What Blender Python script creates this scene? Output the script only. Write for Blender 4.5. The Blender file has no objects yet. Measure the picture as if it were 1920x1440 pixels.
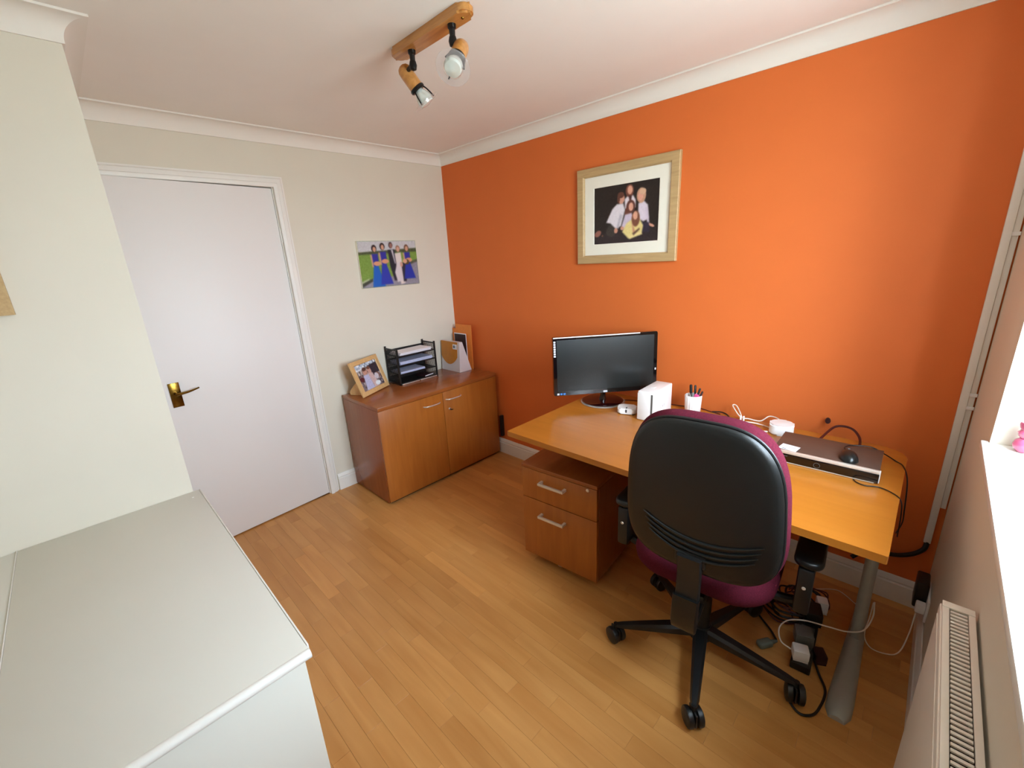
import bpy, bmesh, math, random
import numpy as np
from mathutils import Vector, Matrix

random.seed(7)
S = bpy.context.scene
COL = S.collection
PI = math.pi

# ------------------------------------------------------------------ camera, sky, light, exposure
cd = bpy.data.cameras.new('camera')
cam = bpy.data.objects.new('camera', cd); COL.objects.link(cam)
cd.sensor_fit = 'HORIZONTAL'; cd.sensor_width = 36.0
cd.lens = 805.6 / 1920 * 36.0
cd.clip_start = 0.01
cam.location = (2.8438, -2.2261, 1.5263)
cam.rotation_euler = (math.radians(73.5715), math.radians(2.938), math.radians(43.9673))
S.camera = cam

S.view_settings.view_transform = 'Standard'
S.view_settings.look = 'None'
S.view_settings.gamma = 1.0
S.view_settings.use_curve_mapping = False
S.view_settings.exposure = 0.24
S.cycles.diffuse_bounces = 8
S.cycles.max_bounces = 12

H = 2.28          # ceiling
ZC = 2.2095       # underside of coving on the wall
L = 3.011         # window wall
XL, YL = 0.834, -2.0425   # corner of the boxed-out wall
YB = -3.15        # wall behind the camera
WY0, WY1, WZ0, WZ1 = -0.585, -1.62, 0.983, 2.13   # window opening

w = bpy.data.worlds.new('overcast_sky'); S.world = w; w.use_nodes = True
nt = w.node_tree; nt.nodes.clear()
out = nt.nodes.new('ShaderNodeOutputWorld'); bg = nt.nodes.new('ShaderNodeBackground')
tc = nt.nodes.new('ShaderNodeTexCoord'); sp = nt.nodes.new('ShaderNodeSeparateXYZ')
cr = nt.nodes.new('ShaderNodeValToRGB'); mr = nt.nodes.new('ShaderNodeMapRange')
mr.inputs['From Min'].default_value = -1; mr.inputs['From Max'].default_value = 1
nt.links.new(tc.outputs['Generated'], sp.inputs[0]); nt.links.new(sp.outputs['Z'], mr.inputs['Value'])
nt.links.new(mr.outputs[0], cr.inputs[0]); nt.links.new(cr.outputs[0], bg.inputs[0]); nt.links.new(bg.outputs[0], out.inputs[0])
e = cr.color_ramp.elements
e[0].position = 0.0; e[0].color = (0.32, 0.38, 0.38, 1)
e[1].position = 1.0; e[1].color = (0.70, 0.88, 1.04, 1)
for pos, c in ((0.47, (0.48, 0.56, 0.58, 1)), (0.51, (0.78, 0.92, 1.04, 1)), (0.7, (0.77, 0.93, 1.08, 1))):
    n = e.new(pos); n.color = c
bg.inputs['Strength'].default_value = 33.0

pl = bpy.data.lights.new('window_portal', 'AREA'); pl.shape = 'RECTANGLE'
pl.size = abs(WY1 - WY0); pl.size_y = WZ1 - WZ0; pl.cycles.is_portal = True
po = bpy.data.objects.new('window_portal', pl); COL.objects.link(po)
po.location = (L + 0.27, (WY0 + WY1) / 2, (WZ0 + WZ1) / 2); po.rotation_euler = (PI / 2, 0, PI / 2)

# ------------------------------------------------------------------ materials
def lin(c):
    return tuple(((x / 255.0) / 12.92 if x / 255.0 <= 0.04045 else ((x / 255.0 + 0.055) / 1.055) ** 2.4) for x in c)

def base_mat(name):
    m = bpy.data.materials.new(name); m.use_nodes = True
    b = m.node_tree.nodes['Principled BSDF']
    return m, m.node_tree, b

def plain(name, rgb, rough=0.5, metal=0.0, var=0.06, scale=30, bump=0.0, spec=0.5, coat=0.0):
    m, t, b = base_mat(name)
    n = t.nodes.new('ShaderNodeTexNoise'); n.inputs['Scale'].default_value = scale; n.inputs['Detail'].default_value = 3
    co = t.nodes.new('ShaderNodeTexCoord'); t.links.new(co.outputs['Object'], n.inputs['Vector'])
    r = t.nodes.new('ShaderNodeValToRGB'); c = lin(rgb)
    r.color_ramp.elements[0].position = 0.3; r.color_ramp.elements[1].position = 0.7
    r.color_ramp.elements[0].color = tuple(x * (1 - var) for x in c) + (1,)
    r.color_ramp.elements[1].color = tuple(min(1, x * (1 + var)) for x in c) + (1,)
    t.links.new(n.outputs['Fac'], r.inputs[0]); t.links.new(r.outputs[0], b.inputs['Base Color'])
    b.inputs['Roughness'].default_value = rough; b.inputs['Metallic'].default_value = metal
    b.inputs['Specular IOR Level'].default_value = spec; b.inputs['Coat Weight'].default_value = coat
    if bump:
        bp = t.nodes.new('ShaderNodeBump'); bp.inputs['Strength'].default_value = bump; bp.inputs['Distance'].default_value = 0.001
        n2 = t.nodes.new('ShaderNodeTexNoise'); n2.inputs['Scale'].default_value = scale * 6
        t.links.new(co.outputs['Object'], n2.inputs['Vector'])
        t.links.new(n2.outputs['Fac'], bp.inputs['Height']); t.links.new(bp.outputs[0], b.inputs['Normal'])
    return m

def wood(name, dark, light, axis='X', rough=0.35, stretch=14, scale=5.0, percol=False, coat=0.0, spec=0.5):
    m, t, b = base_mat(name)
    co = t.nodes.new('ShaderNodeTexCoord'); mp = t.nodes.new('ShaderNodeMapping')
    sc = [scale * stretch] * 3; sc['XYZ'.index(axis)] = scale
    mp.inputs['Scale'].default_value = sc
    src = co.outputs['Object']
    if percol:
        oi = t.nodes.new('ShaderNodeObjectInfo'); ad = t.nodes.new('ShaderNodeVectorMath'); ad.operation = 'ADD'
        mu = t.nodes.new('ShaderNodeMath'); mu.operation = 'MULTIPLY'; mu.inputs[1].default_value = 37.0
        t.links.new(oi.outputs['Random'], mu.inputs[0]); t.links.new(co.outputs['Object'], ad.inputs[0]); t.links.new(mu.outputs[0], ad.inputs[1])
        src = ad.outputs[0]
    t.links.new(src, mp.inputs['Vector'])
    n = t.nodes.new('ShaderNodeTexNoise'); n.inputs['Scale'].default_value = 1.0; n.inputs['Detail'].default_value = 5; n.inputs['Distortion'].default_value = 0.6
    t.links.new(mp.outputs[0], n.inputs['Vector'])
    n2 = t.nodes.new('ShaderNodeTexNoise'); n2.inputs['Scale'].default_value = 2.2; t.links.new(src, n2.inputs['Vector'])
    mx = t.nodes.new('ShaderNodeMath'); mx.operation = 'MULTIPLY_ADD'; mx.inputs[1].default_value = 0.65
    h = t.nodes.new('ShaderNodeMath'); h.operation = 'MULTIPLY'; h.inputs[1].default_value = 0.35
    t.links.new(n2.outputs['Fac'], h.inputs[0]); t.links.new(n.outputs['Fac'], mx.inputs[0]); t.links.new(h.outputs[0], mx.inputs[2])
    r = t.nodes.new('ShaderNodeValToRGB')
    r.color_ramp.elements[0].position = 0.35; r.color_ramp.elements[1].position = 0.65
    r.color_ramp.elements[0].color = lin(dark) + (1,); r.color_ramp.elements[1].color = lin(light) + (1,)
    t.links.new(mx.outputs[0], r.inputs[0])
    colout = r.outputs[0]
    if percol:
        mc = t.nodes.new('ShaderNodeMix'); mc.data_type = 'RGBA'; mc.blend_type = 'MULTIPLY'; mc.inputs['Factor'].default_value = 1.0
        t.links.new(colout, mc.inputs[6]); t.links.new(oi.outputs['Color'], mc.inputs[7]); colout = mc.outputs[2]
    t.links.new(colout, b.inputs['Base Color'])
    b.inputs['Roughness'].default_value = rough; b.inputs['Coat Weight'].default_value = coat
    b.inputs['Specular IOR Level'].default_value = spec
    return m

def glassy(name, rgb=(235, 240, 240), alpha=0.25, rough=0.05):
    m = bpy.data.materials.new(name); m.use_nodes = True; t = m.node_tree; t.nodes.clear()
    o = t.nodes.new('ShaderNodeOutputMaterial'); mix = t.nodes.new('ShaderNodeMixShader')
    tr = t.nodes.new('ShaderNodeBsdfTransparent'); g = t.nodes.new('ShaderNodeBsdfPrincipled')
    g.inputs['Base Color'].default_value = lin(rgb) + (1,); g.inputs['Roughness'].default_value = rough
    n = t.nodes.new('ShaderNodeTexNoise'); n.inputs['Scale'].default_value = 4
    mr_ = t.nodes.new('ShaderNodeMapRange'); mr_.inputs['To Min'].default_value = max(0, alpha - 0.02); mr_.inputs['To Max'].default_value = alpha + 0.02
    t.links.new(n.outputs['Fac'], mr_.inputs['Value']); t.links.new(mr_.outputs[0], mix.inputs[0])
    t.links.new(tr.outputs[0], mix.inputs[1]); t.links.new(g.outputs[0], mix.inputs[2]); t.links.new(mix.outputs[0], o.inputs[0])
    return m

def print_mat(name, rough=0.35):
    m, t, b = base_mat(name)
    a = t.nodes.new('ShaderNodeAttribute'); a.attribute_name = 'ink'
    t.links.new(a.outputs['Color'], b.inputs['Base Color']); b.inputs['Roughness'].default_value = rough
    return m

M = dict(
    orange=plain('orange_emulsion', (215, 110, 50), 0.62, var=0.015, scale=6, bump=0.05, spec=0.3),
    cream=plain('magnolia_emulsion', (220, 215, 200), 0.7, var=0.012, scale=5, bump=0.05, spec=0.3),
    ceiling=plain('ceiling_emulsion', (240, 236, 230), 0.8, var=0.01, scale=5, spec=0.2),
    white=plain('white_gloss_paint', (232, 230, 224), 0.4, var=0.01, scale=8),
    cove=plain('coving_paint', (234, 230, 222), 0.7, var=0.01, scale=8),
    door=plain('door_paint', (232, 230, 228), 0.5, var=0.008, scale=3),
    boxgrey=plain('pale_grey_paint', (214, 212, 202), 0.4, var=0.015, scale=3),
    upvc=plain('white_upvc', (240, 240, 240), 0.3, var=0.005),
    floor=wood('laminate_strip', (186, 128, 66), (204, 148, 84), 'X', 0.34, 10, 2.0, percol=True, spec=0.45),
    subfloor=plain('laminate_joint', (140, 88, 42), 0.8),
    desk=wood('beech_veneer_desk', (170, 104, 32), (182, 114, 40), 'X', 0.28, 12, 2.0),
    cabv=wood('beech_veneer_door', (158, 90, 30), (172, 102, 38), 'Z', 0.36, 12, 3.0),
    cabt=wood('beech_veneer_carcass', (146, 80, 36), (156, 90, 42), 'Y', 0.26, 10, 3.0),
    cabs=wood('beech_veneer_side', (140, 76, 36), (150, 84, 42), 'Z', 0.26, 10, 3.0),
    oak=wood('pale_oak_frame', (176, 146, 100), (196, 166, 118), 'X', 0.5, 14, 8.0),
    pine=wood('light_pine', (206, 164, 108), (222, 182, 126), 'Z', 0.45, 10, 8.0),
    lampwood=wood('varnished_beech', (176, 118, 56), (206, 148, 80), 'X', 0.28, 10, 8.0, coat=0.3),
    black=plain('black_plastic', (22, 22, 22), 0.42, var=0.1),
    shell=plain('black_shell_plastic', (15, 18, 18), 0.36, var=0.08, scale=60, bump=0.15),
    blackmetal=plain('black_metal', (20, 18, 18), 0.35, 0.3),
    maroon=plain('maroon_fabric', (88, 27, 42), 0.95, var=0.22, scale=260, bump=0.5, spec=0.1),
    chrome=plain('chrome', (236, 232, 224), 0.22, 0.7, var=0.02),
    satin=plain('satin_nickel', (222, 216, 204), 0.35, 0.45, var=0.03),
    brass=plain('dark_brass', (122, 92, 36), 0.22, 1.0, var=0.25, scale=60),
    silver=plain('silver_powder_coat', (168, 170, 164), 0.4, 0.2, var=0.03),
    wplastic=plain('white_plastic', (238, 238, 238), 0.32, var=0.01),
    gplastic=plain('grey_plastic', (92, 92, 88), 0.45, var=0.05),
    caster=plain('pale_grey_plastic', (190, 186, 176), 0.4),
    wcable=plain('white_cable', (232, 226, 214), 0.45, var=0.02),
    bcable=plain('black_cable', (18, 16, 16), 0.45),
    redcable=plain('dark_red_cable', (70, 18, 18), 0.45),
    screen=plain('monitor_screen', (22, 27, 26), 0.26, var=0.03, scale=2, spec=0.5),
    bezel=plain('glossy_black_bezel', (12, 10, 11), 0.08, var=0.02, coat=0.5),
    basered=plain('dark_cherry_gloss', (40, 8, 8), 0.07, coat=0.5),
    clear=glassy('clear_acrylic', (225, 222, 215), 0.35),
    glass=glassy('window_glass', (240, 245, 245), 0.04, 0.02),
    shade=glassy('clear_glass_disc', (205, 200, 200), 0.22, 0.08),
    bulb=plain('silvered_bulb_glass', (226, 236, 232), 0.12, 0.35, coat=0.5),
    mount=plain('ivory_mount_board', (238, 236, 222), 0.7, var=0.01),
    paper=plain('white_paper', (232, 230, 236), 0.7, var=0.03, scale=60),
    bpaper=plain('blue_white_paper', (196, 202, 230), 0.7, var=0.04, scale=60),
    dvrtop=plain('brown_grey_metal', (92, 76, 66), 0.4, 0.3, var=0.04, scale=120),
    mouse=plain('mouse_plastic', (20, 24, 24), 0.28, var=0.05),
    amber=plain('amber_plastic_flap', (196, 124, 32), 0.35, var=0.06),
    frost=plain('frosted_plastic', (216, 208, 210), 0.4, var=0.03, scale=12),
    envelope=plain('orange_card', (226, 130, 50), 0.6, var=0.05, scale=40),
    darkcard=plain('dark_card', (46, 16, 20), 0.5, var=0.3, scale=30),
    pink=plain('pink_plastic', (232, 84, 150), 0.4),
    pinkglass=plain('pink_glass', (206, 92, 128), 0.12, coat=0.6, var=0.15, scale=20),
    clip=plain('clear_grey_plastic', (110, 120, 108), 0.25, var=0.1),
    ink=plain('dark_ink', (70, 70, 74), 0.6), lightink=plain('light_ink', (200, 200, 205), 0.6),
    blue=plain('blue_label', (60, 120, 190), 0.5), slate=plain('slate_ink', (96, 108, 124), 0.6),
    seam=plain('seam_shadow_gap', (90, 70, 50), 0.8),
    prnt=print_mat('photo_print'), canvas=print_mat('canvas_print', 0.7),
    rad=plain('radiator_enamel', (228, 224, 214), 0.38, var=0.01),
    dark=plain('radiator_slot_shade', (16, 15, 14), 0.8),  # near-black puts the shade between the grille bars into the colour
)

# ------------------------------------------------------------------ helpers
def finish(me, smooth=True, ang=35):
    if not smooth: return
    bm = bmesh.new(); bm.from_mesh(me)
    for f in bm.faces: f.smooth = True
    lim = math.radians(ang)
    for ed in bm.edges:
        if len(ed.link_faces) == 2:
            if ed.calc_face_angle(0) > lim: ed.smooth = False
    bm.to_mesh(me); bm.free()

def obj(name, bm, mat, parent=None, loc=None, rot=None, smooth=True, ang=35):
    me = bpy.data.meshes.new(name)
    if isinstance(bm, bmesh.types.BMesh):
        bmesh.ops.recalc_face_normals(bm, faces=bm.faces[:])
        bm.to_mesh(me); bm.free()
    else:
        me.from_pydata(bm[0], [], bm[1]); me.update()
        b2 = bmesh.new(); b2.from_mesh(me); bmesh.ops.recalc_face_normals(b2, faces=b2.faces[:]); b2.to_mesh(me); b2.free()
    finish(me, smooth, ang)
    if mat: me.materials.append(mat)
    o = bpy.data.objects.new(name, me); COL.objects.link(o)
    if parent: o.parent = parent
    if loc is not None: o.location = loc
    if rot is not None: o.rotation_euler = rot
    return o

def empty(name, loc=(0, 0, 0), rot=(0, 0, 0)):
    o = bpy.data.objects.new(name, None); COL.objects.link(o); o.location = loc; o.rotation_euler = rot
    o.empty_display_size = 0.05
    return o

def tag(o, label, cat=None, group=None, kind=None):
    if label: o['label'] = label
    if cat: o['category'] = cat
    if group: o['group'] = group
    if kind: o['kind'] = kind
    return o

def struct(o): o['kind'] = 'structure'; return o

def box(bm, c, s, bev=0.0, seg=2, mat=None):
    r = bmesh.ops.create_cube(bm, size=1.0)
    vs = r['verts']
    for v in vs: v.co = Vector((v.co.x * s[0], v.co.y * s[1], v.co.z * s[2]))
    if bev > 0:
        es = set()
        for v in vs: es.update(v.link_edges)
        rr = bmesh.ops.bevel(bm, geom=list(es), offset=bev, segments=seg, affect='EDGES', profile=0.5)
        vs = list({v for f in rr['faces'] for v in f.verts} | set(v for v in vs if v.is_valid))
    mt = Matrix.Translation(c)
    if mat is not None: mt = mt @ mat
    for v in vs: v.co = mt @ v.co
    return vs

def bx(c, s, bev=0.0, seg=2, mat=None):
    bm = bmesh.new(); box(bm, c, s, bev, seg, mat); return bm

def bxs(x0, x1, y0, y1, z0, z1, bev=0.0, seg=2):
    return bx(((x0 + x1) / 2, (y0 + y1) / 2, (z0 + z1) / 2), (abs(x1 - x0), abs(y1 - y0), abs(z1 - z0)), bev, seg)

def addbxs(bm, x0, x1, y0, y1, z0, z1, bev=0.0):
    return box(bm, ((x0 + x1) / 2, (y0 + y1) / 2, (z0 + z1) / 2), (abs(x1 - x0), abs(y1 - y0), abs(z1 - z0)), bev)

def lathe(prof, seg=28, bm=None, mat=None):
    bm = bm or bmesh.new(); rings = []
    for r, z in prof:
        if r < 1e-6: rings.append([bm.verts.new((0, 0, z))])
        else: rings.append([bm.verts.new((r * math.cos(2 * PI * i / seg), r * math.sin(2 * PI * i / seg), z)) for i in range(seg)])
    for a, b in zip(rings, rings[1:]):
        if len(a) == 1 and len(b) == 1: continue
        for i in range(seg):
            j = (i + 1) % seg
            if len(a) == 1: bm.faces.new((a[0], b[i], b[j]))
            elif len(b) == 1: bm.faces.new((a[i], a[j], b[0]))
            else: bm.faces.new((a[i], a[j], b[j], b[i]))
    if mat is not None:
        for rg in rings:
            for v in rg: v.co = mat @ v.co
    return bm

def catmull(pts, n=8):
    pts = [Vector(q) for q in pts]
    P = [pts[0] * 2 - pts[1]] + pts + [pts[-1] * 2 - pts[-2]]
    o = []
    for i in range(1, len(P) - 2):
        for k in range(n):
            t = k / n
            o.append(0.5 * ((2 * P[i]) + (-P[i-1] + P[i+1]) * t + (2*P[i-1] - 5*P[i] + 4*P[i+1] - P[i+2]) * t*t + (-P[i-1] + 3*P[i] - 3*P[i+1] + P[i+2]) * t**3))
    o.append(pts[-1]); return o

def tube(pts, r, seg=8, bm=None, radii=None, cap=True):
    bm = bm or bmesh.new(); pts = [Vector(q) for q in pts]; rings = []; prev = None
    for i, q in enumerate(pts):
        t = (pts[min(i+1, len(pts)-1)] - pts[max(i-1, 0)]).normalized()
        if prev is None: u = t.orthogonal().normalized()
        else:
            u = prev - t * prev.dot(t); u = u.normalized() if u.length > 1e-6 else t.orthogonal().normalized()
        prev = u; v = t.cross(u); rr = radii[i] if radii else r
        rings.append([bm.verts.new(q + (u * math.cos(2*PI*k/seg) + v * math.sin(2*PI*k/seg)) * rr) for k in range(seg)])
    for a, b in zip(rings, rings[1:]):
        for k in range(seg):
            j = (k+1) % seg; bm.faces.new((a[k], a[j], b[j], b[k]))
    if cap: bm.faces.new(rings[0][::-1]); bm.faces.new(rings[-1])
    return bm

def sweep(path, prof, fn, closed=False, bm=None):
    """mitred extrusion: path 2D points, prof (offset to the left, depth); fn(a,b,depth)->xyz"""
    bm = bm or bmesh.new(); n = len(path); P = [Vector(q) for q in path]; rings = []
    for i in range(n):
        d1 = (P[i] - P[i-1]).normalized() if (i > 0 or closed) else None
        d2 = (P[(i+1) % n] - P[i]).normalized() if (i < n-1 or closed) else None
        n1 = Vector((-d1.y, d1.x)) if d1 else None; n2 = Vector((-d2.y, d2.x)) if d2 else None
        if n1 and n2: m = (n1 + n2) / (1 + n1.dot(n2))
        else: m = n1 or n2
        rings.append([bm.verts.new(fn(P[i].x + m.x*o, P[i].y + m.y*o, dd)) for o, dd in prof])
    k = len(prof)
    for i in range(n if closed else n-1):
        a, b = rings[i], rings[(i+1) % n]
        for j in range(k):
            bm.faces.new((a[j], a[(j+1) % k], b[(j+1) % k], b[j]))
    if not closed: bm.faces.new(rings[0][::-1]); bm.faces.new(rings[-1])
    return bm

def prism(poly, z0, z1, bm=None, fn=lambda x, y, z: (x, y, z), bev=0.0):
    bm = bm or bmesh.new()
    a = [bm.verts.new(fn(x, y, z0)) for x, y in poly]; b = [bm.verts.new(fn(x, y, z1)) for x, y in poly]
    fa = bm.faces.new(a[::-1]); fb = bm.faces.new(b)
    for i in range(len(a)):
        j = (i+1) % len(a); bm.faces.new((a[i], a[j], b[j], b[i]))
    if bev:
        es = list(set(fa.edges) | set(fb.edges)); bmesh.ops.bevel(bm, geom=es, offset=bev, segments=2, affect='EDGES')
    return bm

def rrect(x0, x1, y0, y1, r, seg=6):
    pts = []
    rs = r if isinstance(r, (list, tuple)) else [r]*4   # corners: (x1,y1),(x0,y1),(x0,y0),(x1,y0)
    for (cx, cy, a0), q in zip(((x1, y1, 0), (x0, y1, 90), (x0, y0, 180), (x1, y0, 270)), rs):
        sx = -1 if cx == x1 else 1; sy = -1 if cy == y1 else 1
        if q <= 0: pts.append((cx, cy)); continue
        for k in range(seg+1):
            a = math.radians(a0 + 90*k/seg); pts.append((cx + sx*q + q*math.cos(a), cy + sy*q + q*math.sin(a)))
    return pts

# raster painter for flat prints
class Paint:
    def __init__(s, w, h, bgc):
        s.w, s.h = w, h; s.a = np.ones((h, w, 3)) * np.array(bgc) / 255.0
        s.Y, s.X = np.mgrid[0:h, 0:w]; s.X = (s.X + .5) / w; s.Y = (s.Y + .5) / h
        s.asp = w / h
    def put(s, m, c):
        m = np.clip(m, 0, 1)[..., None]; s.a = s.a * (1-m) + m * np.array(c) / 255.0
    def ell(s, cx, cy, rx, ry, c, rot=0, soft=0.12):
        dx = (s.X - cx) * s.asp; dy = s.Y - cy; cr_, sr = math.cos(rot), math.sin(rot)
        u = (dx*cr_ + dy*sr) / (rx*s.asp); v = (-dx*sr + dy*cr_) / ry
        s.put((1 - np.sqrt(u*u + v*v)) / soft + .5, c)
    def poly(s, pts, c, soft=None):
        soft = soft or 1.2 / s.h
        inside = np.zeros_like(s.X, bool); n = len(pts); dmin = np.full_like(s.X, 9.)
        for i in range(n):
            x1, y1 = pts[i]; x2, y2 = pts[(i+1) % n]
            cond = ((y1 > s.Y) != (y2 > s.Y)); xi = (x2-x1) * (s.Y-y1) / ((y2-y1) if y2 != y1 else 1e-9) + x1
            inside ^= cond & (s.X < xi)
            ex, ey = (x2-x1)*s.asp, y2-y1; px, py = (s.X-x1)*s.asp, s.Y-y1
            t = np.clip((px*ex + py*ey) / (ex*ex + ey*ey + 1e-12), 0, 1)
            dmin = np.minimum(dmin, np.hypot(px - t*ex, py - t*ey))
        s.put(np.where(inside, .5, -.5) * np.minimum(dmin/soft, 1) + .5, c)
    def noise(s, amt, mask=None, seed=1, cell=3):
        rg = np.random.default_rng(seed); g = rg.normal(0, amt, (s.h//cell+2, s.w//cell+2, 1))
        g = np.repeat(np.repeat(g, cell, 0), cell, 1)[:s.h, :s.w]
        if mask is not None: g = g * mask[..., None]
        s.a = np.clip(s.a + g, 0, 1)
    def mesh(s, name, w, h, mat, parent, fn):
        """a flat sheet w x h, fn(u_m, v_m)->xyz with u to the right, v up"""
        pad_ = np.pad(s.a, ((1, 1), (1, 1), (0, 0)), 'edge')   # slight softness of the print
        s.a = s.a*.4 + .6*sum(pad_[i:i+s.h, j:j+s.w] for i in range(3) for j in range(3))/9
        nx, ny = s.w, s.h; v = []
        for j in range(ny+1):
            for i in range(nx+1): v.append(fn(w*i/nx, h*(1 - j/ny)))
        f = [(j*(nx+1)+i, (j+1)*(nx+1)+i, (j+1)*(nx+1)+i+1, j*(nx+1)+i+1) for j in range(ny) for i in range(nx)]
        me = bpy.data.meshes.new(name); me.from_pydata(v, [], f); me.update(); me.materials.append(mat)
        at = me.color_attributes.new('ink', 'FLOAT_COLOR', 'CORNER')
        lc = np.where(s.a <= .04045, s.a/12.92, ((s.a+.055)/1.055)**2.4)
        c = np.ones((ny*nx, 4, 4)); c[:, :, :3] = lc.reshape(-1, 1, 3)
        at.data.foreach_set('color', c.reshape(-1).astype(np.float32))
        o = bpy.data.objects.new(name, me); COL.objects.link(o); o.parent = parent
        return o

# ------------------------------------------------------------------ the room
YO = -1.2345            # door opening, hinge side
YO2 = -1.995            # door opening, latch side
ZO = 1.985
T = 0.12

fl = struct(obj('floor', bxs(-0.2, L + 0.4, YB - 0.1, 0.12, -0.10, -0.006), M['subfloor'], smooth=False))
# laminate strips, each its own part; mesh data shared between alike lengths
SW, SL = 0.0600, 0.44
strip_me = {}
def strip_mesh(ln):
    key = round(ln, 3)
    if key not in strip_me:
        me = bpy.data.meshes.new('floor_plank'); g = 0.00015
        x0, x1, y0, y1, zt, zb, b = g, ln-g, g, SW-g, 0.0, -0.008, 0.0003
        v = [(x0, y0, zb), (x1, y0, zb), (x1, y1, zb), (x0, y1, zb), (x0, y0, zt-b), (x1, y0, zt-b), (x1, y1, zt-b), (x0, y1, zt-b),
             (x0+b, y0+b, zt), (x1-b, y0+b, zt), (x1-b, y1-b, zt), (x0+b, y1-b, zt)]
        f = [(0, 1, 5, 4), (1, 2, 6, 5), (2, 3, 7, 6), (3, 0, 4, 7), (4, 5, 9, 8), (5, 6, 10, 9), (6, 7, 11, 10), (7, 4, 8, 11), (8, 9, 10, 11)]
        me.from_pydata(v, [], f); me.materials.append(M['floor']); strip_me[key] = me
    return strip_me[key]
tones = [(1.0, 1.0, 1.0), (.96, .94, .92), (1.03, 1.03, 1.02), (.98, .97, .95), (1.01, 1.0, .98), (.92, .89, .85), (1.15, 1.16, 1.16), (.98, .98, .98)]
far = ([], [])
row = 0; y = -SW
while y > YB - SW:
    off = (row % 3) * 0.17 + (row // 3 % 2) * 0.22 + random.uniform(-0.06, .06)
    x = -0.10 - off
    while x < L:
        x0 = max(x, 0.0); x1 = min(x + SL, L)
        tone = random.choices(tones, [5, 3, 3, 3, 3, 1.2, 1.0, 4])[0]; j = random.uniform(.98, 1.02)
        if x1 - x0 > 0.012:
            if y > -1.93 and not (y > -0.1 and x1 < .5):
                o = bpy.data.objects.new('floor_plank', strip_mesh(x1 - x0)); COL.objects.link(o); o.parent = fl
                o.location = (x0, y, 0); o.color = (tone[0]*j, tone[1]*j, tone[2]*j, 1)
            else:
                n0 = len(far[0]); far[0].extend([(x0+.0004, y+.0004, 0), (x1-.0004, y+.0004, 0), (x1-.0004, y+SW-.0004, 0), (x0+.0004, y+SW-.0004, 0),
                    (x0+.0004, y+.0004, -.008), (x1-.0004, y+.0004, -.008), (x1-.0004, y+SW-.0004, -.008), (x0+.0004, y+SW-.0004, -.008)])
                far[1].extend([tuple(n0+k for k in q) for q in ((0, 1, 2, 3), (0, 4, 5, 1), (1, 5, 6, 2), (2, 6, 7, 3), (3, 7, 4, 0))])
        x += SL
    y -= SW; row += 1
fo = obj('laminate_strips', far, M['floor'], fl, smooth=False); fo['kind'] = 'stuff'

struct(obj('ceiling', bxs(-0.2, L + 0.4, YB - 0.1, 0.12, H, H + 0.1), M['ceiling'], smooth=False))
struct(obj('wall_right', bxs(-0.12, L + 0.25, 0.0, 0.12, -0.006, H), M['orange'], smooth=False))
bm = bmesh.new()
addbxs(bm, -T, 0, YO, 0, -0.006, H); addbxs(bm, -T, 0, YO2, YO, ZO, H); addbxs(bm, -T, 0, YL - 0.2, YO2, -0.006, H)
addbxs(bm, -T - .02, -T, YO2 - .1, YO + .1, -0.006, ZO + .1)
struct(obj('wall_back', bm, M['cream'], smooth=False))
bm = bmesh.new()
addbxs(bm, 0.0, XL, YB, YL, 0.0, H)
struct(obj('wall_left', bm, M['cream'], smooth=False))
struct(obj('wall_rear', bxs(-0.12, L + 0.25, YB - 0.1, YB, -0.006, H), M['cream'], smooth=False))
bm = bmesh.new(); WT = 0.30
addbxs(bm, L, L + WT, WY0, 0.0, -0.006, H); addbxs(bm, L, L + WT, YB, WY1, -0.006, H)
addbxs(bm, L, L + WT, WY1, WY0, -0.006, WZ0 - .022); addbxs(bm, L, L + WT, WY1, WY0, WZ1, H)
struct(obj('wall_window', bm, M['cream'], smooth=False))

# coving, one run per wall, mitred
path = [(L, YB), (L, 0), (0, 0), (0, YL), (XL, YL), (XL, YB)]
hp = H - ZC
prof = [(0.0005, -hp), (0.007, -hp), (0.007, -hp + 0.007)]
for k in range(1, 9):
    a = math.radians(90 * k / 9); R_ = 0.056
    prof.append((0.007 + R_ * (1 - math.cos(a)), -hp + 0.007 + R_ * math.sin(a)))
prof += [(0.063, -0.0075), (0.071, -0.0075), (0.071, -0.0005), (0.0005, -0.0005)]
def run(path, i, prof, fn):
    n = len(path); P = [Vector(q) for q in path]
    a, b = P[i], P[(i+1) % n]; d = (b-a).normalized(); nn = Vector((-d.y, d.x))
    def mit(j):
        d1 = (P[j] - P[j-1]).normalized(); d2 = (P[(j+1) % n] - P[j]).normalized()
        n1 = Vector((-d1.y, d1.x)); n2 = Vector((-d2.y, d2.x)); return (n1+n2)/(1+n1.dot(n2))
    bm = bmesh.new(); r = []
    for j in (i, (i+1) % n):
        m = mit(j); r.append([bm.verts.new(fn(P[j].x+m.x*o, P[j].y+m.y*o, dd)) for o, dd in prof])
    k = len(prof)
    for j in range(k): bm.faces.new((r[0][j], r[0][(j+1) % k], r[1][(j+1) % k], r[1][j]))
    bm.faces.new(r[0][::-1]); bm.faces.new(r[1]); return bm
for i in range(6):
    struct(obj('trim_%d' % (i+1), run(path, i, prof, lambda x, y, d: (x, y, H + d)), M['cove'], ang=30))

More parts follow.
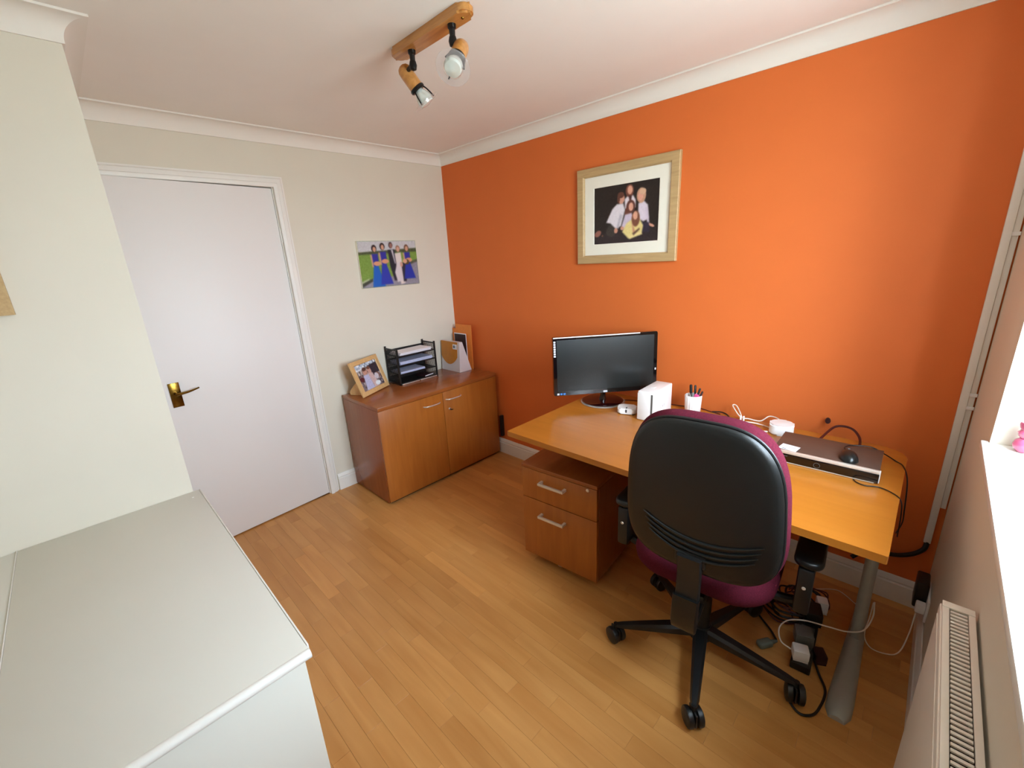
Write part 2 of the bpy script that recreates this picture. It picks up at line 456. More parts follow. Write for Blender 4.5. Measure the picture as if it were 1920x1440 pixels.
# skirting boards
sk = [(0.0005, 0.0), (0.016, 0.0), (0.016, 0.085), (0.011, 0.09), (0.011, 0.094), (0.0135, 0.098), (0.009, 0.113), (0.004, 0.120), (0.0005, 0.120)]
skf = lambda x, y, d: (x, y, d)
struct(obj('baseboard_right', sweep([(L, 0), (0, 0)], [(o, d) for o, d in sk], skf), M['white']))
struct(obj('baseboard_back', sweep([(0, -.017), (0, YO + 0.066)], sk, skf), M['white']))
struct(obj('baseboard_window', sweep([(L, YB), (L, -.017)], sk, skf), M['white']))

# door: architrave (fixed) and leaf
arch = [(0.0, 0.0), (0.0, 0.020), (-0.008, 0.024), (-0.020, 0.024), (-0.024, 0.017), (-0.044, 0.015), (-0.050, 0.008), (-0.058, 0.007), (-0.058, 0.0)]
pth = [(YO2 + .002, 0.0), (YO2 + .002, ZO - .004), (YO + .002, ZO - .004), (YO + .002, 0.0)]
# offsets go to the left of travel; flip so the moulding lies outside the opening
struct(obj('trim_7', sweep(pth, [(-o, d) for o, d in arch], lambda a, b, d: (d + 0.0003, a, b)), M['white']))
bm = bmesh.new()
addbxs(bm, -T + .001, -0.001, YO - 0.0, YO - 0.004, 0, ZO); addbxs(bm, -T + .001, -0.001, YO2, YO2 + 0.004, 0, ZO); addbxs(bm, -T + .001, -.001, YO2, YO, ZO - .004, ZO)
addbxs(bm, -0.075, -0.052, YO - .004, YO - 0.016, 0, ZO - .004); addbxs(bm, -0.075, -0.052, YO2 + .004, YO2 + 0.016, 0, ZO - .004)
struct(obj('trim_8', bm, M['white'], smooth=False))
AJ = math.radians(4.5)
dr = struct(empty('door_1', (0.0, YO - 0.006, 0.0), (0, 0, AJ)))
LW = 0.744
obj('door_leaf', bxs(-0.040, -0.001, -LW, 0, 0.008, ZO - .009, 0.0015), M['door'], dr)
hd = obj('door_handle', bxs(-0.001, 0.006, -LW + 0.030, -LW + 0.078, 0.858, 0.988, 0.001), M['brass'], dr)
lv = tube([(0.004, -LW + .054, .932), (0.044, -LW + .054, .932)], 0.009, 12)
obj('handle_spindle', lv, M['brass'], hd)
obj('handle_lever', tube(catmull([(0.040, -LW + .050, .932), (0.046, -LW + .075, .934), (0.046, -LW + .11, .937), (0.044, -LW + .152, .946)], 5), 0.007, 10,
    radii=[.0085 - .0003*k for k in range(16)]), M['brass'], hd)
for z in (0.24, 1.72):
    h = tube([(0.004, 0.003, z - .038), (0.004, 0.003, z + .038)], 0.0045, 10); obj('hinge', h, M['white'], dr)

# boxed-in low cupboard under the left wall
ZBX, XBX = 0.696, 1.9585
bu = empty('boxed_bulkhead', (XL, YL, 0))
tag(bu, 'large pale grey painted boxed-in bulkhead with a white rounded nosing, against the left wall', 'boxing')
obj('top_board', bxs(0.001, XBX - XL - .016, -0.477, 0.018, ZBX - .02, ZBX, 0.002), M['boxgrey'], bu)
obj('top_board', bxs(0.001, XBX - XL - .016, YB - YL + .002, -0.4795, ZBX - .02, ZBX - .0015, 0.002), M['boxgrey'], bu)
nz = bmesh.new(); tube([(0, YB - YL + .002, 0), (0, 0.019, 0)], 0.0115, 16, nz)
o = obj('nosing', nz, M['white'], bu, (XBX - XL - .0125, 0, ZBX - .0112)); o['label'] = 'white rounded nosing along the front edge'
obj('front_panel', bxs(XBX - XL - .042, XBX - XL - .024, YB - YL + .002, 0.008, 0.0, ZBX - .0205, 0.001), M['boxgrey'], bu)
obj('side_panel', bxs(0.002, XBX - XL - .0425, -0.010, 0.008, 0.0, ZBX - .0205), M['boxgrey'], bu)
obj('joint_bead', bxs(0.001, XBX - XL - .03, -.4794, -.4771, ZBX - .02, ZBX + .0012, .0004), M['white'], bu)['label'] = 'thin white joint line across the top'
obj('edge_bead', bxs(0.002, XBX - XL - .026, 0.0185, 0.0225, ZBX - .018, ZBX + .0005, .001), M['white'], bu)
obj('screw_cap', lathe([(0, .0015), (.004, .001), (.0045, 0)], 12), M['white'], bu, (.06, -.012, ZBX))

# window
wi = struct(empty('window_1', (L + 0.21, 0, 0)))
fw = 0.055
obj('window_frame', sweep([(WY1, WZ0), (WY0, WZ0), (WY0, WZ1), (WY1, WZ1)], [(0.0, 0.0), (0.0, 0.06), (fw, 0.06), (fw, 0.0)], lambda a, b, d: (d, a, b), closed=True), M['upvc'], wi)
ym = (WY0 + WY1) / 2
obj('mullion', bxs(0, .06, ym - .03, ym + .03, WZ0 + fw, WZ1 - fw, .004), M['upvc'], wi)
for a, b in ((WY1 + fw, ym - .03), (ym + .03, WY0 - fw)):
    obj('casement', sweep([(a + .002, WZ0 + fw + .002), (b - .002, WZ0 + fw + .002), (b - .002, WZ1 - fw - .002), (a + .002, WZ1 - fw - .002)], [(0.0, -.01), (0.0, 0.05), (.05, 0.05), (.05, -.01)], lambda p, q, d: (d, p, q), closed=True), M['upvc'], wi)
    obj('window_pane', bxs(.018, .022, a + .05, b - .05, WZ0 + fw + .05, WZ1 - fw - .05), M['glass'], wi, smooth=False)
hh = obj('window_handle', bxs(-.022, -.011, ym + .045, ym + .07, 1.45, 1.50, .003), M['upvc'], wi)
obj('window_handle', bxs(-.036, -.022, ym + .05, ym + .065, 1.36, 1.49, .004), M['upvc'], wi)
bm = bmesh.new(); addbxs(bm, L - .016, L - .0005, WY1 - .02, WY0 + .012, WZ0 - .021, WZ0, .003); addbxs(bm, L - .001, L + .209, WY1 + .0005, WY0 - .0005, WZ0 - .0215, WZ0)
struct(obj('trim_9', bm, M['white']))

# ------------------------------------------------------------------ pictures
# family portrait on the orange wall
fr = empty('framed_portrait', (0, 0, 0))
tag(fr, 'large pale wood framed studio photograph of five people in white tops, on the orange wall', 'picture')
x0, x1, z0, z1 = 1.262, 1.863, 1.466, 1.977
pw = [(0.0, 0.001), (0.0, 0.019), (0.003, 0.022), (0.040, 0.022), (0.046, 0.014), (0.046, 0.001)]
obj('frame', sweep([(x0, z0), (x1, z0), (x1, z1), (x0, z1)], pw, lambda a, b, d: (a, -d, b), closed=True), M['oak'], fr)
obj('mount', sweep([(x0+.0465, z0+.0465), (x1-.0465, z0+.0465), (x1-.0465, z1-.0465), (x0+.0465, z1-.0465)],
    [(0.0, 0.002), (0.0, 0.008), (0.058, 0.008), (0.060, 0.006), (0.060, 0.002)], lambda a, b, d: (a, -d, b), closed=True), M['mount'], fr)
P = Paint(120, 96, (34, 26, 24))
P.ell(.5, 1.0, .6, .25, (46, 36, 40), soft=.6)
P.ell(.06, .80, .06, .05, (150, 96, 84), -.5); P.ell(.14, .84, .014, .018, (120, 84, 60))
skin = (206, 150, 128)
# man left
P.poly([(.24, .68), (.36, .62), (.36, .80), (.24, .84)], (58, 52, 50)); P.ell(.28, .78, .08, .09, (60, 54, 50))
P.poly([(.30, .40), (.37, .33), (.47, .33), (.50, .44), (.44, .70), (.36, .74), (.27, .64), (.20, .62)], (222, 216, 224))
P.poly([(.42, .50), (.46, .52), (.40, .74), (.37, .72)], (188, 184, 196))
P.ell(.44, .25, .050, .085, skin); P.ell(.43, .19, .052, .05, (96, 56, 44)); P.ell(.395, .25, .02, .07, (96, 56, 44))
P.ell(.36, .77, .03, .045, skin)
# woman top
P.poly([(.49, .27), (.55, .20), (.62, .22), (.66, .30), (.66, .42), (.50, .42)], (226, 216, 222))
P.ell(.565, .14, .062, .10, (120, 70, 56)); P.ell(.57, .13, .038, .07, (216, 160, 136)); P.poly([(.55, .22), (.60, .22), (.58, .36)], (60, 30, 30))
# woman right
P.poly([(.70, .36), (.78, .33), (.84, .40), (.86, .62), (.78, .66), (.70, .60)], (218, 208, 222))
P.ell(.74, .24, .068, .12, (196, 150, 122)); P.ell(.73, .25, .038, .075, (220, 160, 140)); P.ell(.76, .18, .05, .05, (210, 170, 140))
P.poly([(.80, .44), (.84, .44), (.87, .70), (.84, .70)], (208, 196, 214)); P.ell(.90, .73, .045, .022, skin, .4); P.poly([(.72, .66), (.86, .68), (.88, .84), (.72, .82)], (46, 40, 60))
# girl middle
P.ell(.585, .40, .068, .11, (96, 54, 46)); P.ell(.59, .40, .036, .068, (220, 164, 142)); P.ell(.53, .50, .035, .09, (110, 62, 50))
P.poly([(.50, .52), (.60, .50), (.64, .60), (.52, .76), (.44, .74)], (206, 194, 214)); P.ell(.46, .74, .03, .03, skin)
# girl front, pale yellow
P.poly([(.53, .66), (.62, .60), (.72, .60), (.78, .72), (.76, .86), (.56, .92), (.46, .80)], (226, 208, 140))
P.ell(.665, .60, .062, .13, (126, 78, 58)); P.ell(.66, .55, .035, .068, (222, 166, 140)); P.poly([(.61, .66), (.66, .80), (.63, .84)], (198, 140, 110))
P.poly([(.55, .88), (.74, .82), (.77, .86), (.58, .93)], (232, 214, 150)); P.poly([(.62, .84), (.72, .76), (.73, .78), (.64, .87)], (90, 60, 50))
P.noise(.012, cell=2)
P.mesh('photo_print', .388, .309, M['prnt'], fr, lambda u, v: (1.3695 + u, -0.0035, 1.567 + v))

# canvas on the back wall
cv = empty('canvas_picture', (0, 0, 0))
tag(cv, 'small unframed canvas photograph of people in blue dresses, on the cream wall', 'picture')
y0, y1, z0, z1 = -0.778, -0.316, 1.372, 1.684
obj('canvas_block', bxs(0.001, 0.018, y0, y1, z0, z1, .002), M['mount'], cv)
P = Paint(124, 84, (120, 152, 62))
P.poly([(0, 0), (1, 0), (1, .23), (0, .25)], (196, 196, 200)); P.poly([(0, .24), (1, .17), (1, .25), (0, .29)], (70, 78, 46))
P.poly([(0, .92), (.2, .80), (.6, .78), (.85, .52), (1, .46), (1, 1), (0, 1)], (142, 138, 152)); P.poly([(.0, .90), (.18, .80), (.18, .86), (0, .98)], (60, 62, 50)); P.poly([(.0, .86), (.12, .80), (.12, .83), (0, .9)], (180, 190, 160))
P.poly([(.82, .50), (1, .42), (1, .48), (.84, .55)], (84, 84, 66))
P.noise(.02, cell=2)
def blue_lady(cx, top, wd, bot, hair=(44, 26, 24), dress=(22, 66, 170)):
    hgt = bot - top
    P.poly([(cx - wd*.42, top + .3*hgt), (cx + wd*.42, top + .3*hgt), (cx + wd*.35, top + .5*hgt), (cx + wd*1.0, bot), (cx - wd*.75, bot), (cx - wd*.35, top + .5*hgt)], dress)
    P.poly([(cx - wd*.45, top + .18*hgt), (cx + wd*.45, top + .18*hgt), (cx + wd*.4, top + .48*hgt), (cx - wd*.4, top + .48*hgt)], (44, 40, 150))
    P.poly([(cx - wd*.62, top + .2*hgt), (cx - wd*.4, top + .2*hgt), (cx - wd*.3, top + .5*hgt), (cx - wd*.5, top + .5*hgt)], (206, 160, 130))
    P.ell(cx + wd*.2, top + .42*hgt, wd*.5, .05, (214, 150, 116)); P.ell(cx, top + .05*hgt, .042, .078, hair); P.ell(cx + .004, top + .07*hgt, .026, .055, (206, 156, 128))
blue_lady(.26, .12, .12, .99, dress=(14, 92, 190)); blue_lady(.40, .08, .12, .95, dress=(40, 52, 170))
P.poly([(.49, .20), (.60, .19), (.64, .5), (.63, .88), (.55, .88), (.50, .55)], (34, 30, 44)); P.poly([(.545, .2), (.575, .2), (.60, .5), (.585, .5)], (214, 208, 216)); P.ell(.545, .10, .034, .07, (60, 44, 44)); P.ell(.55, .11, .026, .055, (150, 104, 92))
P.poly([(.60, .28), (.71, .26), (.72, .6), (.74, .95), (.66, .98), (.62, .7)], (222, 210, 206)); P.ell(.665, .18, .038, .075, (150, 110, 84)); P.ell(.666, .19, .026, .055, (206, 160, 140))
P.poly([(.62, .5), (.68, .46), (.72, .62), (.70, .9), (.60, .92), (.57, .7)], (216, 206, 210)); P.poly([(.70, .5), (.80, .48), (.80, .7), (.76, .92), (.71, .92)], (40, 36, 52)); P.ell(.70, .53, .025, .06, (210, 160, 140))
blue_lady(.82, .13, .12, .86, hair=(110, 76, 58), dress=(28, 44, 160)); P.ell(.80, .48, .05, .06, (90, 70, 40)); P.ell(.77, .46, .04, .05, (214, 160, 130))
P.mesh('canvas_print', y1 - y0 - .002, z1 - z0 - .002, M['canvas'], cv, lambda u, v: (.0186, y0 + .001 + u, z0 + .001 + v))

# picture whose edge shows on the left wall
lf = empty('picture_frame', (XL, 0, 0))
tag(lf, 'wooden picture frame cut off by the left edge of the view, on the left wall', 'picture')
obj('frame', sweep([(-2.84, 1.437), (-2.333, 1.437), (-2.333, 1.80), (-2.84, 1.80)], [(0, .001), (0, .024), (.024, .024), (.028, .016), (.028, .001)], lambda a, b, d: (d, a, b), closed=True), M['oak'], lf)
obj('mount', bxs(.002, .007, -2.8115, -2.3615, 1.4655, 1.7715), M['mount'], lf, smooth=False)

# ------------------------------------------------------------------ ceiling spotlight bar
cl = empty('ceiling_spotlight', (1.465, -1.148, H), (0, 0, math.radians(0)))
tag(cl, 'beech ceiling spotlight bar with two pivoting wooden spots', 'ceiling light')
ba = prism(rrect(-.212, .212, -.030, .030, .0295, 8), -.028, -.0005, bev=.006)
obj('bar', ba, M['lampwood'], cl)
obj('fixing_screw', lathe([(0, -.0045), (.004, -.003), (.005, 0)], 12), M['brass'], cl, (.175, 0, -.0285))
def spot(x, yaw, pitch, first=None):
    a = obj('swivel_arm', tube([(0, 0, -.0275), (0, 0, -.038), (0, 0, -.042), (.0, 0, -.064)], .0095, 12, radii=[.014, .0135, .010, .009]), M['blackmetal'], cl, (x, 0, 0))
    obj('knuckle', lathe([(0, -.018), (.011, -.013), (.014, 0), (.011, .013), (0, .018)], 14), M['blackmetal'], a, (0, 0, -.074))
    h = empty('spot_head', (x, 0, -.070), (0, pitch, yaw)); h.parent = cl
    return h, a
def head(h):
    # local -Z is the beam direction
    ho = obj('wooden_holder', lathe([(0, .036), (.008, .0345), (.0165, .030), (.0215, .022), (.0225, .010), (.0225, -.036), (.022, -.040), (.006, -.041), (0, -.041)], 24), M['lampwood'], h, (0, .0, -.004))
    obj('collar_ring', lathe([(.0225, 0), (.025, -.003), (.025, -.009), (.022, -.012), (.014, -.012)], 24), M['blackmetal'], ho, (0, 0, -.036))
    for k in range(3):
        a = math.radians(120*k + 40); c, s = math.cos(a), math.sin(a)
        obj('claw', tube(catmull([(.020*c, .020*s, -.045), (.026*c, .026*s, -.062), (.031*c, .031*s, -.088)], 4), .0022, 8), M['blackmetal'], ho)
    obj('bulb', lathe([(0, -.040), (.012, -.042), (.014, -.050), (.024, -.068), (.0265, -.078), (.0265, -.084), (.022, -.092), (.010, -.0955), (0, -.096)], 24), M['bulb'], ho)
    obj('glass_disc', lathe([(.0275, -.0895), (.046, -.088), (.0475, -.0865), (.046, -.085), (.0275, -.0865), (.0275, -.0895)], 32), M['shade'], ho)
def aim(h, d, loc, sc):
    h.location = loc; h.rotation_mode = 'QUATERNION'
    h.rotation_quaternion = Vector((0, 0, -1)).rotation_difference(Vector(d).normalized()); h.scale = (sc,)*3
h, a = spot(-.108, 0, 0); aim(h, (.26, .52, -.81), (-.172, .018, -.082), 1.15); head(h)
obj('pivot_pin', tube([(-.055, .010, -.074), (0, 0, -.072)], .008, 8), M['blackmetal'], a)
h, a = spot(.121, 0, 0); aim(h, (.33, -.62, -.70), (.148, .004, -.106), 1.15); head(h)
obj('pivot_pin', tube([(.018, .004, -.094), (0, 0, -.070)], .008, 8), M['blackmetal'], a)

# ------------------------------------------------------------------ cabinet against the back wall
CX, CW0, CW1, CH = 0.493, -1.044, -0.036, 0.6792
cb = empty('storage_cupboard', (0.0, 0, 0))
tag(cb, 'low two-door beech veneer office cupboard in the corner by the door', 'cupboard')
obj('top_panel', bxs(.018, CX, CW0, CW1, CH - .025, CH, .002), M['cabt'], cb)
obj('side_panel', bxs(.018, CX - .021, CW0, CW0 + .018, .012, CH - .0255, .001), M['cabs'], cb)
obj('side_panel', bxs(.018, CX - .021, CW1 - .018, CW1, .012, CH - .0255, .001), M['cabs'], cb)
obj('back_panel', bxs(.019, .026, CW0 + .0185, CW1 - .0185, .012, CH - .026), M['cabs'], cb)
obj('bottom_panel', bxs(.027, CX - .0215, CW0 + .0185, CW1 - .0185, .020, .038), M['cabs'], cb)
obj('plinth', bxs(.05, CX - .03, CW0 + .02, CW1 - .02, .0, .0195), M['black'], cb)
ys = -0.548
def bow_handle(parent, x, ya, yb, z):
    obj('handle', tube(catmull([(x, ya, z), (x + .020, ya + (yb-ya)*.12, z), (x + .026, (ya+yb)/2, z), (x + .020, yb - (yb-ya)*.12, z), (x, yb, z)], 6), .005, 10), M['chrome'], parent)
for a, b, ha, hb, hz in ((CW0 + .001, ys - .0015, -.712, -.577, .592), (ys + .0015, CW1 - .001, -.525, -.392, .596)):
    d = obj('cupboard_door', bxs(CX - .0205, CX - .002, a, b, .022, CH - .027, .001), M['cabv'], cb)
    bow_handle(d, CX - .003, ha, hb, hz)
lk = obj('lock', lathe([(.009, 0), (.009, .003), (.007, .004), (0, .004)], 16), M['chrome'], cb, (CX - .002, -.500, .520), (0, PI/2, 0))
kb = bmesh.new(); box(kb, (0, 0, .012), (.0025, .006, .016)); box(kb, (0, 0, .026), (.003, .018, .016), .0012)
obj('key', kb, M['blackmetal'], lk)

# desk photo frame on the cupboard
pf = empty('tabletop_photo_frame', (.158, -.852, CH), (0, 0, .469))
tag(pf, 'light wooden freestanding photo frame leaning back on the cupboard, left end', 'photo frame')
tl = .338; FW, FH = .300, .249
Rt = Matrix.Rotation(-tl, 4, 'Y')
def pfm(a, b, d): v = Rt @ Vector((d, a, b)); return (v.x, v.y, v.z)
# local +X is the front normal, +Y is to the viewer's right
obj('frame', sweep([(-FW/2, .004), (FW/2, .004), (FW/2, FH), (-FW/2, FH)], [(0, -.012), (0, .0), (.002, .003), (.028, .003), (.032, -.002), (.032, -.012)], pfm, closed=True), M['pine'], pf)
obj('back_board', sweep([(-FW/2 + .033, .12), (FW/2 - .033, .12)], [(-.08, -.014), (.096, -.014), (.096, -.010), (-.08, -.010)], pfm), M['pine'], pf)
P = Paint(84, 66, (120, 108, 112))
P.poly([(0, 0), (1, 0), (1, .16), (0, .20)], (196, 210, 226)); P.poly([(0, .20), (.5, .16), (.6, .34), (0, .42)], (150, 142, 138)); P.noise(.14, cell=5, seed=4)
P.poly([(0, .18), (.4, .15), (.4, .2), (0, .24)], (226, 232, 240)); P.poly([(.55, .14), (1, .10), (1, .5), (.6, .5)], (62, 52, 60)); P.ell(.12, .56, .10, .09, (96, 44, 52)); P.ell(.84, .60, .10, .12, (140, 96, 80))
P.ell(.36, .34, .10, .15, (196, 150, 132)); P.ell(.56, .34, .085, .15, (206, 160, 146)); P.ell(.36, .22, .09, .07, (90, 56, 48)); P.ell(.56, .22, .08, .06, (120, 76, 60))
P.poly([(.24, .44), (.46, .44), (.52, 1.0), (.16, 1.0)], (190, 192, 224)); P.poly([(.46, .42), (.66, .44), (.76, .98), (.52, 1)], (214, 186, 184)); P.ell(.72, .88, .12, .09, (232, 240, 246)); P.ell(.78, .62, .10, .12, (214, 206, 214))
P.noise(.03, cell=2, seed=9)
P.mesh('photo_print', FW - .062, FH - .066, M['prnt'], pf, lambda u, v: pfm(-FW/2 + .031 + u, .035 + v, -.0035))
st = prism([(-.016, .0005), (-.148, .0005), (-.152, .012), (-.148, .030), (-.052, .130)], -.100, -.050, fn=lambda a, b, z: (a, z, b), bev=.002)
obj('easel_strut', st, M['pine'], pf)

# letter tray stack
TX, TY0, TY1, TH, TD = .174, -.677, -.344, .272, .166
lt = empty('letter_trays', (TX, 0, CH))
tag(lt, 'black wire mesh four-tier letter tray stack filled with papers, on the cupboard', 'letter tray')
for yy in (TY0, TY1):
    sgn = 1 if yy == TY0 else -1
    bm = bmesh.new()
    addbxs(bm, -.012, 0, yy, yy + sgn*.010, 0, TH - (0 if yy == TY1 else .012)); addbxs(bm, -TD, -TD + .010, yy, yy + sgn*.010, 0, TH)
    addbxs(bm, -TD, 0, yy, yy + sgn*.006, TH - .018, TH - .010); addbxs(bm, -TD, 0, yy, yy + sgn*.006, 0, .012)
    obj('side_frame', bm, M['black'], lt, smooth=False)
    mb = bmesh.new()
    n = 17
    for k in range(n + 1): addbxs(mb, -TD + TD*k/n - .0011, -TD + TD*k/n + .0011, yy + sgn*.002, yy + sgn*.004, .006, TH - .012)
    for k in range(24): z = .010 + (TH - .03)*k/23; addbxs(mb, -TD, 0, yy + sgn*.0022, yy + sgn*.0038, z - .0009, z + .0009)
    m_ = obj('side_mesh', mb, M['black'], lt, smooth=False); m_['kind'] = 'stuff'
for k in range(4):
    z = .010 + k*.066
    ty = obj('tray', bxs(-TD + .002, -.002, TY0 + .011, TY1 - .011, z, z + .003), M['black'], lt, smooth=False)
    bm = bmesh.new(); addbxs(bm, -TD + .002, -TD + .005, TY0 + .011, TY1 - .011, z + .003, z + .034); obj('tray_back', bm, M['black'], ty, smooth=False)
    obj('tray_lip', bxs(-.004, .0, TY0 + .011, TY1 - .011, z - .003, z + .006), M['black'], ty, smooth=False)
obj('front_rail', bxs(-.001, .003, TY0 + .014, (TY0+TY1)/2 - .004, .001, .009, .001), M['chrome'], lt)['label'] = 'silver label strip'
obj('front_rail', bxs(-.001, .003, (TY0+TY1)/2 + .004, TY1 - .012, .001, .009, .001), M['chrome'], lt)['label'] = 'silver label strip'
def papers(name, z, y0_, y1_, th, n, mat, label, rz=0.0, dx=0.0, grp=None):
    o = None
    r = empty(name, (TX - TD/2 + dx, (y0_+y1_)/2, CH + z + .0003), (0, 0, rz)); tag(r, label, 'papers', grp)
    for k in range(n):
        obj('sheet', bxs(-.062, .070, (y0_-y1_)/2, (y1_-y0_)/2, th*k/n, th*(k+.82)/n), mat, r, (random.uniform(-.003, .004), random.uniform(-.005, .005), 0), (0, 0, random.uniform(-.03, .03)), smooth=False)
    return r
papers('paper_stack', .211, TY0 + .028, TY1 - .03, .020, 5, M['paper'], 'loose white papers in the topmost tray of the black letter trays', .02)
papers('paper_stack', .145, TY0 + .024, TY1 - .026, .022, 4, M['bpaper'], 'thick bound papers in the second tray from the top of the black letter trays')
papers('paper_stack', .079, TY0 + .024, TY1 - .10, .016, 4, M['bpaper'], 'short stack of bluish papers in the third tray from the top of the letter trays')
r = empty('booklet', (TX - .07, -.42, CH + .0135), (0, 0, .2)); tag(r, 'small dark red booklet lying in the bottom letter tray', 'booklet')
obj('cover', bxs(-.05, .05, -.045, .045, .0, .012, .001), M['darkcard'], r); obj('page_block', bxs(-.049, .0505, -.044, .044, .003, .009), M['paper'], r)

# expanding file with a translucent body
ef = empty('expanding_file', (0, 0, CH))
tag(ef, 'frosted plastic document file with an amber flap and white label, beside the letter trays', 'document file')
fx0, fx1, fy0, fy1, fh = .022, .252, -.190, -.070, .235
tp = .016
bm = bmesh.new()
v = [(fx0, fy0, 0), (fx1, fy0, 0), (fx1, fy1, 0), (fx0, fy1, 0), (fx0, (fy0+fy1)/2 - tp - .025, fh), (fx1 - .004, (fy0+fy1)/2 - tp - .025, fh), (fx1 - .004, (fy0+fy1)/2 - tp + .004, fh), (fx0, (fy0+fy1)/2 - tp + .004, fh)]
obj('file_body', (v, [(0, 1, 2, 3), (0, 4, 5, 1), (1, 5, 6, 2), (2, 6, 7, 3), (3, 7, 4, 0), (4, 7, 6, 5)]), M['frost'], ef, smooth=False)
def fz(a, b, d):   # coordinates on the sloping front face: a along x, b up, d outward
    k = b / fh; yy = fy0 + ((fy0+fy1)/2 - tp - .025 - fy0)*k
    return (a, yy - d, b)
pts = [(fx0 + .001, fh - .001), (fx0 + .001, .115)]
for k in range(1, 12):
    t_ = k/12; pts.append((fx0 + .001 + (fx1 - fx0 - .03)*t_, .115 - .062*math.sin(PI*t_)**.8 + 0.0*t_))
pts += [(fx1 - .029, .115), (fx1 - .026, fh - .001)]
bm = bmesh.new(); prism(pts, .0008, .0028, bm, fn=lambda a, b, z: fz(a, b, z)); obj('flap', bm, M['amber'], ef, smooth=False)['label'] = 'amber translucent closing flap'
lb = obj('label_sticker', prism([(.170, .178), (.222, .178), (.222, .216), (.170, .216)], .003, .0036, fn=lambda a, b, z: fz(a, b, z)), M['paper'], ef, smooth=False)
obj('printed_disc', prism([(.188 + .012*math.cos(2*PI*k/16), .197 + .012*math.sin(2*PI*k/16)) for k in range(16)], .0036, .0040, fn=lambda a, b, z: fz(a, b, z)), M['slate'], lb, smooth=False)
obj('printed_bars', prism([(.206, .182), (.218, .182), (.218, .206), (.206, .206)], .0036, .0040, fn=lambda a, b, z: fz(a, b, z)), M['lightink'], lb, smooth=False)
def leaning(name, x0_, x1_, h_, yb, yt, mat, label, skew=0.0):
    bm = bmesh.new(); th = .004
    vs = [(x0_, yb, 0), (x1_, yb, 0), (x1_ + skew, yt, h_), (x0_ + skew, yt, h_), (x0_, yb + th, 0), (x1_, yb + th, 0), (x1_ + skew, yt + th, h_), (x0_ + skew, yt + th, h_)]
    o = obj(name, (vs, [(0, 1, 2, 3), (4, 7, 6, 5), (0, 4, 5, 1), (1, 5, 6, 2), (2, 6, 7, 3), (3, 7, 4, 0)]), mat, None, (0, 0, CH + .0003), smooth=False)
    tag(o, label, 'folder'); return o
leaning('card_folder', .066, .258, .352, -.058, -.050, M['envelope'], 'tall orange card folder standing upright behind the document file')
leaning('card_folder', .016, .105, .312, -.048, -.035, M['envelope'], 'shorter orange card folder showing at the left behind the tall one', -.012)
dc = empty('dark_photo_card', (0, 0, CH)); tag(dc, 'dark photo card with a white border leaning on the tall orange folder', 'card')
obj('border', bxs(.060, .208, -.0655, -.0625, .0003, .283), M['paper'], dc, smooth=False); obj('picture', bxs(.064, .203, -.0662, -.0656, .010, .276), M['darkcard'], dc, smooth=False)

# dark adapter on the wall beside the cupboard
o = obj('wall_adapter', bxs(.497, .520, -.030, -.0005, .150, .325, .004), M['black']); tag(o, 'narrow black power adapter box on the orange wall beside the cupboard', 'adapter')

# ------------------------------------------------------------------ desk
DX0, DX1, DY0, DY1, DZ = 1.4654, 2.8650, -0.8905, -0.085, 0.7268
dk = empty('office_desk', (0, 0, 0)); tag(dk, 'rectangular beech veneer office desk on silver cantilever legs', 'desk')
obj('desktop', prism(rrect(DX0, DX1, DY0, DY1, [.09, .09, .004, .004]), DZ - .025, DZ, bev=.0012), M['desk'], dk, ang=25)
for x in (DX0 + .10, 2.832):
    g = empty('cantilever_leg', (x, 0, 0)); g.parent = dk
    pb = prism(rrect(-.020, .020, -.40, -.32, .0195), .03, DZ - .045); obj('post', pb, M['silver'], g)
    # tapered foot along the floor
    n = 14; ring = []
    bm = bmesh.new()
    for i in range(n + 1):
        t_ = i/n; yy = -.12 - .655*t_; ww = .021 + .019*t_; hh_ = .042 - .008*t_
        if i == n: ww *= .55; hh_ *= .55
        if i == n - 1: yy -= .018; ww *= .93; hh_ *= .92
        if i == n: yy -= .004
        ring.append([bm.verts.new((ww*math.cos(a), yy, .0 + hh_*max(0, math.sin(a)))) for a in [PI*k/10 for k in range(11)]])
    for a, b in zip(ring, ring[1:]):
        for k in range(11):
            j = (k+1) % 11; bm.faces.new((a[k], a[j], b[j], b[k]))
    bm.faces.new(ring[0][::-1]); bm.faces.new(ring[-1])
    obj('foot', bm, M['silver'], g)
    obj('top_arm', bxs(-.022, .022, -.74, -.13, DZ - .052, DZ - .0255, .005), M['silver'], g)
obj('rear_beam', bxs(DX0 + .125, 2.807, -.375, -.345, DZ - .085, DZ - .04, .004), M['silver'], dk)

# mobile pedestal
AP = math.radians(4.8)
pd = empty('drawer_pedestal', (1.503, -.842, 0), (0, 0, AP)); tag(pd, 'two-drawer beech mobile pedestal on castors under the left end of the desk', 'drawer unit')
PW, PD_, PH = .418, .56, .553
obj('carcass', bxs(0.0, PW, .0195, PD_, .045, PH - .019, .001), M['cabs'], pd)
obj('top_panel', bxs(0, PW, .0, PD_, PH - .0185, PH, .0015), M['cabt'], pd)
def bar_handle(parent, xa, xb, z):
    bm = bmesh.new(); addbxs(bm, xa, xb, -.034, -.024, z - .006, z + .006, .001)
    addbxs(bm, xa, xa + .012, -.026, 0, z - .006, z + .006); addbxs(bm, xb - .012, xb, -.026, 0, z - .006, z + .006)
    obj('handle', bm, M['satin'], parent)
d1 = obj('drawer_front', bxs(.001, PW - .001, 0, .018, .375, PH - .021, .001), M['cabv'], pd); bar_handle(d1, .118, .260, .483)
d2 = obj('drawer_front', bxs(.001, PW - .001, 0, .018, .045, .371, .001), M['cabv'], pd); bar_handle(d2, .112, .256, .302)
